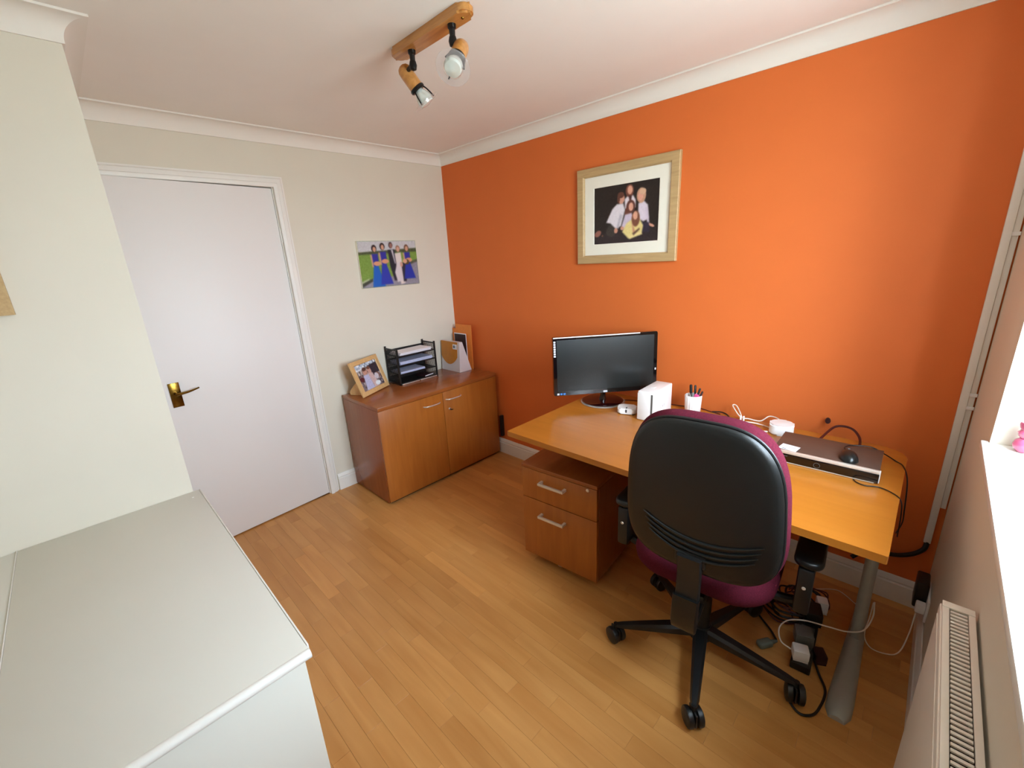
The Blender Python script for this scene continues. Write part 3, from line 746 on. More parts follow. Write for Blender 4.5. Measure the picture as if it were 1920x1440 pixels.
obj('lock', lathe([(.008, 0), (.008, .003), (.006, .004), (0, .004)], 14), M['satin'], d1, (.372, 0, .520), (PI/2, 0, 0))
for cx_, cy_ in ((.19, .05), (.045, .50), (.37, .50), (.36, .13)):
    c = empty('castor', (cx_, cy_, 0)); c.parent = pd
    obj('wheel', lathe([(0, -.014), (.016, -.013), (.0215, -.008), (.0225, 0), (.0215, .008), (.016, .013), (0, .014)], 20, mat=Matrix.Rotation(PI/2, 4, 'Y')), M['caster'], c, (0, 0, .0226))
    obj('housing', lathe([(.010, .0445), (.010, .038), (.0, .036)], 14), M['caster'], c)

# monitor
mo = empty('computer_monitor', (1.598, -.262, DZ), (0, 0, .850)); tag(mo, 'black flat screen computer monitor with a glossy round base on the desk', 'monitor')
MW, MH, MB_ = .566, .318, .066   # width, height, bottom edge above desk
mt = .035; Rm = Matrix.Rotation(-mt, 4, 'X')
mx0 = -MW/2 + .004
def mm(x, y, z): v = Rm @ Vector((x, y, z)); return (v.x, v.y - .030, v.z + MB_)
obj('casing', prism(rrect(mx0, mx0 + MW, 0, MH, .008), -.012, .022, fn=lambda a, b, z: mm(a, z, b), bev=.003), M['bezel'], mo)
sc_ = obj('screen', prism([(mx0 + .019, .022), (mx0 + MW - .019, .022), (mx0 + MW - .019, MH - .016), (mx0 + .019, MH - .016)], -.0128, -.0122, fn=lambda a, b, z: mm(a, z, b)), M['screen'], mo, smooth=False)
obj('film_glint', prism([(mx0 + .002, MH - .0055), (mx0 + MW*.83, MH - .0055), (mx0 + MW*.83, MH - .0005), (mx0 + .002, MH - .0005)], -.0140, -.0126, fn=lambda a, b, z: mm(a, z, b)), M['wplastic'], mo, smooth=False)  # white strip paints the glint of the film along the top edge
for k in range(7):
    z_ = MH - .020 - k*.0125
    obj('feature_icon', prism(rrect(mx0 + .003, mx0 + .014, z_ - .010, z_, .002, 3), -.0134, -.0124, fn=lambda a, b, z: mm(a, z, b)), M['lightink'], mo, smooth=False)
for k, m_ in enumerate(('lightink', 'blue', 'blue')):
    obj('sticker', prism([(mx0 + .016 + k*.017, .004), (mx0 + .028 + k*.017, .004), (mx0 + .028 + k*.017, .014), (mx0 + .016 + k*.017, .014)], -.0134, -.0124, fn=lambda a, b, z: mm(a, z, b)), M[m_], mo, smooth=False)
obj('sticker', prism([(-.009, .003), (.013, .003), (.013, .013), (-.009, .013)], -.0134, -.0124, fn=lambda a, b, z: mm(a, z, b)), M['lightink'], mo, smooth=False)
obj('power_mark', prism(rrect(mx0 + MW - .012, mx0 + MW - .005, MH*.34, MH*.34 + .012, .003, 3), -.0134, -.0124, fn=lambda a, b, z: mm(a, z, b)), M['lightink'], mo, smooth=False)
obj('neck', tube([(0, .0, .010), (0, -.002, .04), (0, -.012, MB_ + .02)], .018, 16, radii=[.022, .015, .014]), M['bezel'], mo)
obj('base_rim', lathe([(0, .0003), (.112, .0003), (.1205, .003), (.1205, .006), (.112, .008), (0, .008)], 56), M['clear'], mo)
obj('base_disc', lathe([(0, .0082), (.110, .0082), (.112, .011), (.107, .013), (.03, .0175), (0, .0175)], 56), M['basered'], mo)

# white router box
rb = empty('white_router_box', (1.905, -.345, DZ), (0, 0, .03)); tag(rb, 'tall white plastic hard drive box with a dark slot on the desk', 'drive box')
obj('casing', bxs(-.030, .055, -.045, .165, .0, .148, .006, 3), M['wplastic'], rb)
obj('dark_slot', bxs(.039, .048, -.0468, -.0455, .004, .138), M['gplastic'], rb, smooth=False)
obj('front_panel', bxs(-.028, .038, -.0475, -.0455, .004, .138, .0005), M['wplastic'], rb)
obj('top_button', bxs(.000, .018, .030, .055, .148, .1495, .0005), M['wplastic'], rb)
for ya, yb_, za, zb_ in ((.030, .036, .050, .066), (.036, .044, .050, .053), (.036, .044, .063, .066), (.052, .062, .052, .064), (.068, .076, .054, .066)):
    obj('faint_mark', bxs(.0552, .0555, ya, yb_, za, zb_), M['lightink'], rb, smooth=False)

# small white dock
dc_ = empty('charging_puck', (1.792, -.335, DZ), (0, 0, .35)); tag(dc_, 'small rounded white plastic unit with a dark slit, left of the white box', 'charger')
obj('body', prism(rrect(-.046, .046, -.037, .037, .018, 6), .004, .033, bev=.005), M['wplastic'], dc_)
obj('underside', prism(rrect(-.041, .041, -.031, .031, .014, 6), .0003, .004), M['gplastic'], dc_)
obj('slit', bxs(-.0045, .0045, -.0377, -.0367, .012, .028, .001), M['ink'], dc_); obj('slit', bxs(-.003, .003, -.034, -.012, .0331, .0338), M['ink'], dc_)

# pen pot and pens
pp = empty('pen_pot', (2.044, -.128, DZ)); tag(pp, 'white ribbed pen pot holding pens, right of the white box', 'pen pot')
bm = bmesh.new(); n = 72; prof_ = [(.032, .0003, 1), (.0355, .004, 1), (.039, .084, 1), (.0385, .0875, 0), (.036, .0875, 0), (.033, .006, 0)]
rg = []
for r_, z_, rib in prof_: rg.append([bm.verts.new(((r_ + (.0020 if rib and (i//2) % 2 else 0))*math.cos(2*PI*i/n), (r_ + (.0020 if rib and (i//2) % 2 else 0))*math.sin(2*PI*i/n), z_)) for i in range(n)])
for a, b in zip(rg, rg[1:]):
    for i in range(n): bm.faces.new((a[i], a[(i+1) % n], b[(i+1) % n], b[i]))
bm.faces.new(rg[0][::-1]); bm.faces.new(rg[-1])
obj('pot_body', bm, M['wplastic'], pp, ang=50)
def pen(name, base, tip, r_, mb, mc, label, grp=None):
    b, t_ = Vector(base), Vector(tip); q = empty(name, b); tag(q, label, 'pen', grp); d = t_ - b
    obj('barrel', tube([Vector((0, 0, 0)), d*.05, d*.70], r_, 10, radii=[r_*.4, r_*.9, r_*.9]), mb, q)
    obj('cap', tube([d*.66, d*.68, d*.97, d], r_*1.15, 10, radii=[r_*1.1, r_*1.15, r_*1.1, r_*.6]), mc, q)
    return q
PX, PY, PZ = 2.044, -.128, DZ + .008
pen('ballpoint_pen', (PX-.008, PY+.004, PZ), (PX-.020, PY+.010, PZ+.128), .0062, M['gplastic'], M['black'], 'thick black pen, leftmost in the pen pot')
pen('ballpoint_pen', (PX+.006, PY+.006, PZ), (PX+.002, PY+.012, PZ+.128), .0048, M['clip'], M['black'], 'black-capped clear pen standing in the middle of the pot')
pen('ballpoint_pen', (PX+.000, PY-.012, PZ), (PX+.030, PY+.004, PZ+.118), .0045, M['darkcard'], M['black'], 'dark pen tilted to the right in the pot')
pen('ballpoint_pen', (PX+.012, PY-.004, PZ), (PX+.040, PY+.010, PZ+.102), .0042, M['darkcard'], M['darkcard'], 'short dark red pen at the right of the pot')
o = obj('highlighter_pen', bx((0, 0, 0), (.022, .012, .030), .004), M['pink'], None, (PX+.018, PY-.010, PZ+.074), (.1, .4, 0)); tag(o, 'bright pink eraser at the rim of the pen pot', 'eraser'); o.name = 'pink_eraser'
o = obj('paper_clip', tube(catmull([(0, 0, 0), (.012, 0, .01), (0, 0, .03), (-.01, 0, .01), (.004, 0, .006)], 4), .0011, 6), M['satin'], None, (PX-.022, PY-.008, PZ+.058)); tag(o, 'silver bulldog clip wire inside the left of the pen pot', 'clip')

# white hub and cables
hb = empty('white_hub', (2.450, -.172, DZ), (0, 0, .2)); tag(hb, 'round-cornered white plastic wireless hub behind the black recorder', 'hub')
obj('body', prism(rrect(-.046, .046, -.045, .045, .033, 8), .0003, .046, bev=.006), M['wplastic'], hb)
obj('top_disc', lathe([(0, .0466), (.028, .0466), (.030, .0462), (.030, .0455)], 32), M['wplastic'], hb)
def cable(name, pts, r_, mat, label, cat='cable', seg=7, n=7, grp=None):
    o = obj(name, tube(catmull(pts, n), r_, seg), mat); tag(o, label, cat, grp); return o
z = DZ + .0032
cw = cable('white_cable', [(2.455, -.128, DZ + .02), (2.435, -.105, DZ + .02), (2.41, -.060, DZ + .022), (2.37, -.040, DZ + .018), (2.345, -.085, z), (2.30, -.105, DZ + .010), (2.268, -.115, DZ + .014), (2.222, -.075, DZ + .040), (2.212, -.055, DZ + .048), (2.232, -.060, DZ + .045), (2.272, -.115, DZ + .016),
     (2.282, -.155, DZ + .010), (2.330, -.150, DZ + .012), (2.375, -.135, z), (2.405, -.15, z)], .0028, M['wcable'], 'white cable looped and tied behind the chair, running to the hub')
cable('white_cable', [(2.405, -.200, z), (2.375, -.215, z), (2.34, -.235, z), (2.375, -.230, DZ + .006), (2.425, -.262, z), (2.455, -.315, z), (2.440, -.350, z), (2.40, -.352, z), (2.35, -.32, z)], .0032, M['wcable'], 'thick white cable loop in front of the hub, beside the recorder')
tb = bmesh.new(); tube([(2.276, -.145, DZ + .002), (2.273, -.135, DZ + .030)], .0035, 8, tb); tube([(2.290, -.145, DZ + .002), (2.286, -.135, DZ + .030)], .0035, 8, tb)
o = obj('cable_tie', tb, M['wplastic']); tag(o, 'white twist tie around the bundled white cable', 'cable tie')

# recorder
AV = .0227
rv = empty('video_recorder', (2.4874, -.468, DZ), (0, 0, AV)); tag(rv, 'flat black and silver set-top video recorder on the right of the desk', 'recorder')
RW, RD, RH = .316, .206, .046
obj('casing', bxs(0, RW, .006, RD, .003, RH, .0015), M['dvrtop'], rv)
obj('front_fascia', bxs(-.001, RW + .001, -.004, .0055, .005, RH - .010, .001), M['bezel'], rv)
obj('silver_strip', bxs(-.001, RW + .001, -.003, .0115, RH - .0095, RH + .0012, .002), M['satin'], rv)
obj('lower_strip', bxs(-.001, RW*.97, -.0045, .005, .002, .0048), M['satin'], rv, smooth=False)
obj('end_cap', bxs(RW + .0005, RW + .0035, .000, .016, .004, RH - .001), M['wplastic'], rv, smooth=False)
obj('dial_ring', sweep([(.010*math.cos(2*PI*k/24), .010*math.sin(2*PI*k/24)) for k in range(24)], [(0, 0), (0, .0012), (.0012, .0012), (.0012, 0)], lambda a, b, d: (RW*.455 + a, -.0042 - d, .0185 + b), closed=True), M['gplastic'], rv)
obj('front_button', lathe([(0, .0025), (.006, .002), (.007, 0)], 18, mat=Matrix.Rotation(PI/2, 4, 'X')), M['bezel'], rv, (RW*.455, -.004, .0185))
for k in range(7): obj('badge_letter', bxs(.014 + k*.0055, .018 + k*.0055, -.0046, -.0042, .0275, .0305), M['gplastic'], rv, smooth=False)
for fx, fy in ((.03, .03), (RW-.03, .03), (.03, RD-.03), (RW-.03, RD-.03)): obj('rubber_foot', lathe([(0, .0032), (.008, .0032), (.008, .0002), (0, .0002)], 12), M['black'], rv, (fx, fy, 0))
st_ = empty('paper_label', (2.4874 + .046, -.468 + .038, DZ + RH + .0015), (0, 0, -.12)); tag(st_, 'small white printed paper slip on the left front of the recorder', 'paper slip')
obj('slip', bxs(-.030, .030, -.026, .026, .0, .0006), M['paper'], st_, smooth=False)
for k, (a, b, c_, d) in enumerate(((-.018, -.004, -.020, -.016), (-.012, .006, -.004, .006), (.006, .020, -.012, .012), (-.022, .002, .012, .015))): obj('print_block', bxs(a, b, c_, d, .0007, .0009), M['lightink'] if k else M['slate'], st_, smooth=False)

# mouse
ms = empty('computer_mouse', (2.712, -.405, DZ + RH + .0015), (0, 0, .25)); tag(ms, 'black computer mouse lying on top of the recorder', 'mouse')
bm = bmesh.new(); bmesh.ops.create_uvsphere(bm, u_segments=28, v_segments=16, radius=1.0)
for v_ in bm.verts:
    x_, y_, z_ = v_.co; v_.co = (x_*.027*(1 - .10*y_), y_*.048, max(z_, -.02)*(.030 if y_ < .2 else .030 - .006*(y_-.2)))
obj('body', bm, M['mouse'], ms, (0, 0, .0008))
obj('scroll_wheel', lathe([(0, -.003), (.007, -.003), (.008, 0), (.007, .003), (0, .003)], 16, mat=Matrix.Rotation(PI/2, 4, 'Y')), M['gplastic'], ms, (0, .020, .0235))
cable('mouse_cable', [(2.700, -.360, DZ + RH + .012), (2.690, -.330, DZ + RH + .010), (2.705, -.285, DZ + RH + .006), (2.76, -.262, DZ + RH + .006), (2.803, -.250, DZ + .030), (2.835, -.225, z), (2.858, -.26, z), (2.876, -.33, DZ - .02), (2.885, -.36, DZ - .12), (2.888, -.30, DZ - .20), (2.88, -.2, DZ - .30)], .0022, M['bcable'], 'thin black mouse cable hanging over the right end of the desk')
cable('audio_cable', [(2.74, -.474, z), (2.752, -.492, z), (2.775, -.500, z), (2.81, -.487, z), (2.845, -.505, z), (2.868, -.53, DZ - .004), (2.876, -.53, DZ - .05), (2.88, -.48, DZ - .16)], .0018, M['bcable'], 'thin dark cable from under the recorder front over the desk edge')
cable('black_cable', [(2.590, -.215, DZ + .012), (2.62, -.100, DZ + .040), (2.648, -.075, DZ + .048), (2.685, -.080, DZ + .044), (2.712, -.110, DZ + .026), (2.722, -.17, DZ + .016), (2.722, -.25, DZ + .02)], .0048, M['redcable'], 'dark red cable arching up behind the recorder')
cable('black_cable', [(1.66, -.19, z), (1.72, -.16, z), (1.80, -.14, z), (1.86, -.115, z), (1.95, -.095, z), (2.05, -.075, z), (2.12, -.09, z), (2.17, -.10, z)], .0026, M['redcable'], 'thin dark cable running from the monitor behind the white box')
cable('black_cable', [(2.13, -.095, DZ + .006), (2.17, -.088, DZ + .010), (2.20, -.105, DZ + .010), (2.225, -.135, DZ + .006), (2.235, -.17, DZ + .005)], .0036, M['bcable'], 'short black cable curl on the desk right of the pen pot')
o = obj('cable_grommet', lathe([(0, -.006), (.012, -.006), (.0145, 0), (.012, .006), (0, .006)], 20, mat=Matrix.Rotation(PI/2, 4, 'X') @ Matrix.Scale(.72, 4, (1, 0, 0))), M['darkcard'], None, (2.592, -.030, DZ + .045)); tag(o, 'small dark oval plug on the orange wall behind the recorder', 'plug')

# ------------------------------------------------------------------ trunking, wall adapter
tk = empty('cable_trunking', (0, 0, 0)); tag(tk, 'white plastic cable trunking running down the orange wall in the window corner', 'trunking')
obj('wide_channel', bxs(2.968, 2.990, -.020, -.0005, .325, ZC - .001, .002), M['white'], tk)
obj('narrow_channel', bxs(2.9905, 3.006, -.013, -.0005, .490, ZC - .001, .0015), M['white'], tk)
for z_ in (.905, .955, 1.51): obj('clip', bxs(2.989, 3.0095, -.019, -.013, z_, z_ + .012, .001), M['wplastic'], tk)
cable('flexible_conduit', [(2.980, -.012, .328), (2.975, -.018, .295), (2.950, -.022, .262), (2.91, -.025, .236), (2.86, -.028, .222), (2.80, -.035, .21), (2.76, -.06, .17)], .009, M['bcable'], 'black corrugated conduit from the trunking end towards the desk', 'conduit', 10, 8)
wa = empty('wall_socket_adapter', (L, -.215, .24)); tag(wa, 'chunky black power adapter plugged in low on the window wall', 'adapter')
obj('socket_plate', bxs(-.008, -.0005, -.073, .073, -.095, -.005, .002), M['wplastic'], wa)
obj('adapter_body', bxs(-.045, -.0085, -.035, .055, -.070, .040, .006), M['black'], wa)
obj('plug_body', bxs(-.036, -.0085, -.068, -.038, -.068, -.030, .004), M['wplastic'], wa)
cable('white_cable', [(L - .03, -.27, .16), (L - .035, -.30, .08), (L - .05, -.33, .008), (2.93, -.365, .004), (2.88, -.37, .004), (2.855, -.33, .02), (2.86, -.27, .06), (2.862, -.25, .12)], .0022, M['wcable'], 'thin white cable along the floor from the window wall to the desk leg')

# ------------------------------------------------------------------ floor clutter under the desk
es_ = empty('extension_lead', (2.69, -.47, 0), (0, 0, math.radians(4))); tag(es_, 'black multi-socket extension block full of plugs on the floor under the desk', 'extension lead')
obj('block', bxs(-.032, .032, -.19, .19, .0003, .032, .005), M['black'], es_)
obj('indicator', lathe([(0, .003), (.004, .002), (.005, 0)], 10), M['lightink'], es_, (.022, -.06, .0325))
for k in range(5): obj('socket_face', bxs(-.022, .022, -.175 + k*.073, -.175 + k*.073 + .055, .0322, .0338, .001), M['gplastic'], es_)
def plug(name, loc, s, mat, label, rz=0.0, cat='plug'):
    q = empty(name, loc, (0, 0, rz)); tag(q, label, cat)
    obj('plug_body', bx((0, 0, s[2]/2), s, min(s)*.14), mat, q); obj('plug_collar', bx((0, 0, -.0035), (s[0]*.9, s[1]*.9, .006)), mat, q)
    return q
zp = .0345 + .0068
plug('white_plug', (2.694, -.628, zp), (.052, .046, .040), M['wplastic'], 'white plug at the near end of the extension block', .35)
plug('grey_power_adapter', (2.687, -.545, zp), (.060, .062, .050), M['gplastic'], 'grey boxy power adapter behind the white plug', .35, 'adapter')
plug('round_black_adapter', (2.690, -.400, zp), (.060, .080, .055), M['black'], 'large black power adapter in the middle of the extension block', .3, 'adapter')
plug('white_cube_plug', (2.708, -.322, zp), (.040, .046, .050), M['wplastic'], 'white plug at the far end of the extension block', .3)
q = plug('dark_red_plug', (2.745, -.560, .008), (.040, .050, .036), M['darkcard'], 'dark red plug lying beside the grey adapter', .5)
cable('white_cable', [(2.665, -.635, .06), (2.630, -.630, .07), (2.612, -.585, .085), (2.630, -.535, .095), (2.68, -.500, .10), (2.75, -.465, .09), (2.805, -.440, .085), (2.850, -.400, .09), (2.868, -.34, .12), (2.864, -.30, .16)], .0026, M['wcable'], 'white cable looping from the near plug across the desk leg')
cable('white_cable', [(2.575, -.300, .03), (2.620, -.215, .02), (2.68, -.150, .012), (2.74, -.105, .008), (2.80, -.14, .006), (2.83, -.20, .03)], .0020, M['wcable'], 'thin white cable on the floor near the skirting board')
cable('black_cable', [(2.735, -.59, .02), (2.758, -.630, .008), (2.788, -.69, .006), (2.785, -.765, .006), (2.772, -.812, .006), (2.74, -.835, .006), (2.705, -.81, .006), (2.69, -.77, .006)], .0042, M['bcable'], 'thick black cable curving on the floor by the desk foot')
rr = random.Random(3)
desc = ['coiled nearest the chair base', 'crossing beside the extension block', 'heaped highest in the tangle', 'trailing towards the orange wall', 'running behind the chair column', 'twisted through the tangle', 'flat on the floor at the left of the tangle']
for k in range(7):
    cx_, cy_ = 2.57 + .015*k, -.42 + .022*k; pts = []
    for j in range(9):
        a = j*1.25 + k; rad_ = .045 + .035*rr.random(); pts.append((cx_ + rad_*math.cos(a)*1.1, cy_ + rad_*math.sin(a), .006 + .006*k + .03*rr.random()))
    cable('black_cable', pts, .0032 + .0007*(k % 3), M['bcable'] if k % 3 else M['redcable'], 'tangled dark cable under the desk, ' + desc[k], seg=6, n=5)
gp = empty('inline_plug', (2.578, -.622, .0), (0, 0, math.radians(-35))); tag(gp, 'translucent grey-green inline plug lying on the floor behind the chair leg', 'plug')
obj('plug_body', bx((0, 0, .014), (.034, .058, .026), .009, 3), M['clip'], gp); obj('plug_neck', tube([(0, .025, .013), (0, .055, .012)], .008, 10, radii=[.010, .005]), M['clip'], gp)
cable('grey_cable', [(2.606, -.572, .012), (2.575, -.53, .008), (2.52, -.48, .008), (2.47, -.42, .006), (2.46, -.35, .006)], .004, M['bcable'], 'dark cable leading from the grey-green inline plug')

# ------------------------------------------------------------------ radiator
ra = empty('radiator', (0, 0, 0)); tag(ra, 'white panel radiator with a slotted top grille below the window', 'radiator')
rx0, rx1, ry0, ry1, rz0, rz1 = 2.9545, 3.0045, -2.15, -1.085, .16, .784
obj('front_panel', bxs(rx0, rx0 + .009, ry0, ry1, rz0, rz1 - .006, .003), M['rad'], ra)
obj('front_seam', bxs(rx0 - .0012, rx0 + .001, ry0 + .01, ry1 - .012, rz1 - .03, rz1 - .026), M['rad'], ra)
obj('fins_shade_block', bxs(rx0 + .012, rx1 - .006, ry0 + .01, ry1 - .02, rz0 + .02, rz1 - .05), M['dark'], ra, smooth=False)['label'] = 'interior block painted near-black as the shade seen through the grille'  # solid block in place of fins, coloured as shade so the slots read dark
obj('end_panel', bxs(rx0 + .0095, rx1, ry1 - .006, ry1, rz0 + .02, rz1 - .004, .001), M['rad'], ra)
obj('grille_edge', bxs(rx0 + .003, rx0 + .0135, ry0, ry1 + .002, rz1 - .0055, rz1, .001), M['rad'], ra)
obj('grille_edge', bxs(rx1 - .009, rx1 + .001, ry0, ry1 + .002, rz1 - .0055, rz1, .001), M['rad'], ra)
obj('grille_end', bxs(rx0 + .003, rx1 + .001, ry1 + .0025, ry1 - .018, rz1 - .005, rz1 + .0012, .001), M['rad'], ra)
gb = bpy.data.meshes.new('grille_bar'); b_ = bxs(-.0125, .0125, -.0029, .0029, -.004, 0, .0006); b_.to_mesh(gb); b_.free(); gb.materials.append(M['rad'])
yy = ry1 - .026
while yy > ry0 + .01:
    o = bpy.data.objects.new('grille_bar', gb); COL.objects.link(o); o.parent = ra; o.location = ((rx0 + .0135 + rx1 - .009)/2, yy, rz1 - .0008); yy -= .0112
for yb_ in (-1.3, -1.95): obj('wall_bracket', bxs(rx1 - .002, L - .0003, yb_ - .015, yb_ + .015, .25, .70), M['rad'], ra, smooth=False)
obj('valve', tube([(2.985, -1.05, .19), (2.985, -1.05, .13), (2.985, -1.05, .001)], .012, 12, radii=[.012, .012, .008]), M['wplastic'], ra)
obj('valve_tail', tube([(2.985, -1.05, .18), (2.985, -1.10, .18)], .008, 10), M['wplastic'], ra)

# pink ornament on the sill
on_ = empty('pink_ornament', (3.066, -.618, WZ0)); tag(on_, 'small pink glass ornament on the windowsill at the right edge', 'ornament')
obj('round_body', lathe([(0, .0003), (.010, .0008), (.0185, .010), (.021, .020), (.018, .031), (.011, .037), (0, .037)], 28), M['pinkglass'], on_)
obj('ruffled_top', lathe([(.010, .0375), (.015, .043), (.0175, .052), (.013, .060), (.016, .066), (.0175, .074), (.0165, .080), (.012, .080), (.010, .05), (0, .045)], 28), M['pinkglass'], on_)

# ------------------------------------------------------------------ office chair
CHX, CHY, PSI = 2.389, -.790, math.radians(5)
ch = empty('office_chair', (CHX, CHY, 0), (0, 0, PSI)); tag(ch, 'high-back operator office chair with black plastic shell and maroon fabric, at the desk', 'chair')
# base: five arms and castors
bs = obj('base_hub', lathe([(0, .060), (.040, .060), (.046, .068), (.046, .092), (.034, .120), (0, .122)], 28), M['black'], ch)
obj('gas_column', lathe([(0, .112), (.031, .112), (.031, .24), (.028, .245), (.014, .245), (.014, .395), (0, .395)], 24), M['black'], ch)
for k in range(5):
    a = math.radians(-144.25 + 72*k) - PSI; c, s = math.cos(a), math.sin(a); R0 = .325
    Mr = Matrix.Rotation(a, 4, 'Z')
    bm = bmesh.new(); n = 10; rings = []
    for i in range(n + 1):
        t_ = i/n; xr = .030 + (R0 + .002 - .030)*t_; wd = .026 - .012*t_; zt_ = .116 - .022*t_ - .010*t_*t_; zb_ = .076 - .002*t_
        if i == n: wd *= .7
        rings.append([bm.verts.new(Mr @ Vector((xr, yv, zv))) for yv, zv in ((-wd, zb_), (-wd, zt_ - .010), (-wd*.6, zt_), (wd*.6, zt_), (wd, zt_ - .010), (wd, zb_))])
    for p, q in zip(rings, rings[1:]):
        for j in range(6): bm.faces.new((p[j], p[(j+1) % 6], q[(j+1) % 6], q[j]))
    bm.faces.new(rings[0][::-1]); bm.faces.new(rings[-1])
    obj('base_arm', bm, M['black'], ch)
    cs = empty('castor', (R0*c, R0*s, 0), (0, 0, a + math.radians((35, -60, 20, 80, 15)[k]))); cs.parent = ch; cs.scale = (1.28,)*3
    for sd in (-1, 1):
        obj('castor_wheel', lathe([(0, -.009), (.020, -.009), (.0255, -.006), (.0265, 0), (.0255, .006), (.020, .009), (.010, .011), (0, .011)], 28, mat=Matrix.Translation((sd*.0135, 0, .0268)) @ Matrix.Rotation(sd*PI/2, 4, 'Y')), M['black'], cs)
    hdm = bmesh.new(); box(hdm, (0, 0, .030), (.006, .040, .040), .002); tube([(0, 0, .045), (0, 0, .066)], .0075, 12, hdm)
    obj('castor_housing', hdm, M['black'], cs)
# seat
def pad(outline, z0_, z1_, edge, dome, fn, rings_=6):
    """cushion: outline at mid height, rounded edge, domed on both faces"""
    bm = bmesh.new(); n = len(outline); R = []
    prof_ = []
    for k in range(rings_ + 1):
        a = -PI/2 + PI*k/rings_; prof_.append((edge*(1 - math.cos(a)), (z0_+z1_)/2 + (z1_-z0_)/2*math.sin(a)))
    cx_ = sum(p[0] for p in outline)/n; cy_ = sum(p[1] for p in outline)/n
    def ins(p, d, f=1.0):
        v = Vector((p[0]-cx_, p[1]-cy_)); l = v.length; v = v*((l-d)/l)*f; return cx_+v.x, cy_+v.y
    loops = []
    for f in (.25, .6): loops.append([(*ins(p, edge, f), z0_ - dome[0]*(1-f*f)) for p in outline])
    for d, z_ in prof_: loops.append([(*ins(p, d), z_) for p in outline])
    for f in (.6, .25): loops.append([(*ins(p, edge, f), z1_ + dome[1]*(1-f*f)) for p in outline])
    R = [[bm.verts.new(fn(*q)) for q in lp] for lp in loops]
    for a, b in zip(R, R[1:]):
        for i in range(n): bm.faces.new((a[i], a[(i+1) % n], b[(i+1) % n], b[i]))
    bm.faces.new(R[0][::-1]); bm.faces.new(R[-1]); return bm
so = rrect(-.235, .235, -.205, .245, .13, 10)
obj('seat_pan', pad(so, .400, .425, .020, (0, 0), lambda x, y, z: (x*.84, y*.84, z)), M['black'], ch, ang=60)
obj('seat_cushion', pad(so, .412, .498, .034, (.006, .006), lambda x, y, z: (x, y, z)), M['maroon'], ch, ang=60)
mb_ = bmesh.new(); addbxs(mb_, -.075, .075, -.13, .12, .372, .4045, .008); addbxs(mb_, -.04, .04, -.17, -.02, .350, .385, .008)
obj('tilt_mechanism', mb_, M['black'], ch)
obj('lever', tube(catmull([(.06, .0, .385), (.16, .0, .382), (.235, .01, .372)], 4), .005, 8), M['blackmetal'], ch)
obj('tension_knob', lathe([(.016, 0), (.018, .006), (.018, .03), (.014, .036), (0, .036)], 20, mat=Matrix.Rotation(-PI/2, 4, 'Y')), M['black'], ch, (-.076, -.09, .385))
for q in ((.02, -.175, .368), (-.02, -.175, .368)): obj('bolt', lathe([(0, .004), (.005, .003), (.006, 0)], 10, mat=Matrix.Rotation(PI/2, 4, 'X')), M['satin'], ch, q)
# backrest outline in (x, z)
zb0, zb1 = .562, 1.078
NP = 72
def outline(scale=1.0):
    pts = []
    for k in range(NP):
        a = 2*PI*k/NP; c, s = math.cos(a), math.sin(a); e_ = 2/3.5
        x_ = math.copysign(abs(c)**e_, c); z_ = math.copysign(abs(s)**e_, s)
        half = .2165 - .016*z_ - .012*max(0, z_)**2
        pts.append((x_*half*scale, (zb0+zb1)/2 + z_*((zb1-zb0)/2)*scale))
    return pts
TILT = math.radians(7)
def bk(x, z, y):
    # y: distance behind (negative) / in front (positive); backrest curved around the sitter and leaning back
    yc = -.262 + .22*x*x - math.tan(TILT)*(z - .62) - .35*max(0, .68 - z)**2 
    return (x + .027, yc + y, z)
obj('back_shell', pad(outline(), -.030, -.004, .030, (.006, 0), lambda a, b, d: bk(a, b, d)), M['shell'], ch, ang=60)
obj('back_cushion', pad(outline(1.045), -.008, .064, .030, (0, .008), lambda a, b, d: bk(a, b, d)), M['maroon'], ch, ang=60)
ol = outline(1.0); bm = bmesh.new(); tp_ = [Vector(bk(a, b, -.004)) for a, b in ol]; tp_ += tp_[:2]; tube(tp_, .0045, 8, bm)
obj('edge_piping', bm, M['black'], ch)
for k in range(4):
    pts = []
    for j in range(17):
        t_ = -1 + 2*j/16; x_ = t_*(.168 - .006*k) + .012; zz = .690 - .021*k + .050*t_*t_*(1.0)
        pts.append(bk(x_, zz, -.0345 - .001))
    obj('shell_rib', tube(pts, .0045, 8, radii=[.0012 + .0036*math.sin(PI*j/16)**.6 for j in range(17)]), M['shell'], ch)
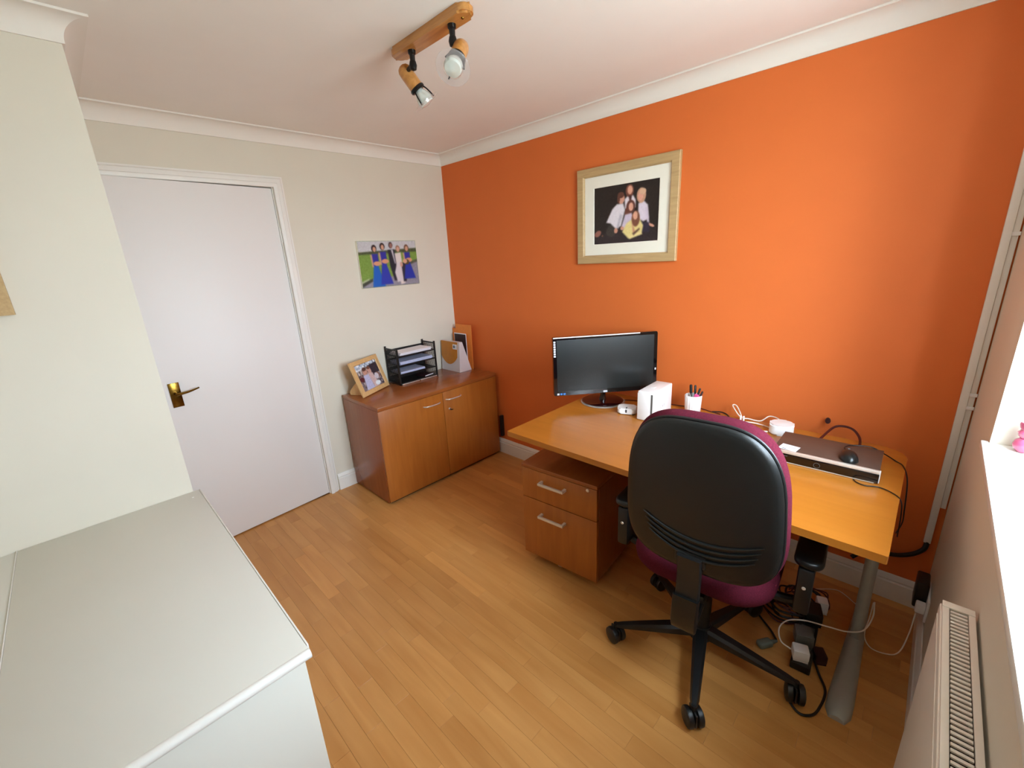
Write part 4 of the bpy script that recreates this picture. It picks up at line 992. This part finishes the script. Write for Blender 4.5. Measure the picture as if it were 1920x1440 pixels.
# back bar: flat strut, bellows cover
def strap(pts, wd, th, name, mat, widths=None):
    bm = bmesh.new(); rings = []; P_ = [Vector(q) for q in pts]
    for i, q in enumerate(P_):
        t_ = (P_[min(i+1, len(P_)-1)] - P_[max(i-1, 0)]).normalized(); nrm = Vector((0, t_.z, -t_.y)).normalized()
        w2 = (widths[i] if widths else wd)/2
        rings.append([bm.verts.new(q + Vector((sx*w2, 0, 0)) + nrm*sn*th/2) for sx, sn in ((-1, -.5), (-.9, -1), (.9, -1), (1, -.5), (1, .5), (.9, 1), (-.9, 1), (-1, .5))])
    for a, b in zip(rings, rings[1:]):
        for j in range(8): bm.faces.new((a[j], a[(j+1) % 8], b[(j+1) % 8], b[j]))
    bm.faces.new(rings[0][::-1]); bm.faces.new(rings[-1]); return obj(name, bm, mat, ch)
strap(catmull([(.018, -.305, .63), (.018, -.292, .56), (.016, -.286, .50), (.014, -.285, .44)], 5), .072, .022, 'back_bar', M['black'])
strap(catmull([(.014, -.290, .470), (.012, -.292, .40), (.010, -.280, .345), (0, -.235, .325), (0, -.16, .345), (0, -.10, .368)], 5), .080, .030, 'bar_cover', M['shell'])
obj('bar_slot', bxs(-.027, .063, -.300, -.290, .595, .640, .003), M['black'], ch)
# arms
for sd in (-1, 1):
    ag = obj('arm_bracket', tube(catmull([(sd*.10, -.02, .392), (sd*.22, -.02, .388), (sd*.285, -.02, .40), (sd*.300, -.02, .44), (sd*.302, -.02, .50)], 5), .016, 10), M['black'], ch)
    obj('arm_sleeve', bxs(sd*.300 - .022, sd*.300 + .022, -.085, .030, .40, .565, .010), M['black'], ag)
    obj('arm_pad', pad(rrect(sd*.302 - .040, sd*.302 + .040, -.085, .135, .036, 6), .565, .592, .012, (0, .001), lambda x, y, z: (x, y, z)), M['shell'], ag, ang=60)
    obj('arm_bolt', lathe([(0, .003), (.005, .002), (.006, 0)], 10, mat=Matrix.Rotation(PI/2, 4, 'X')), M['satin'], ag, (sd*.300, -.0855, .50))
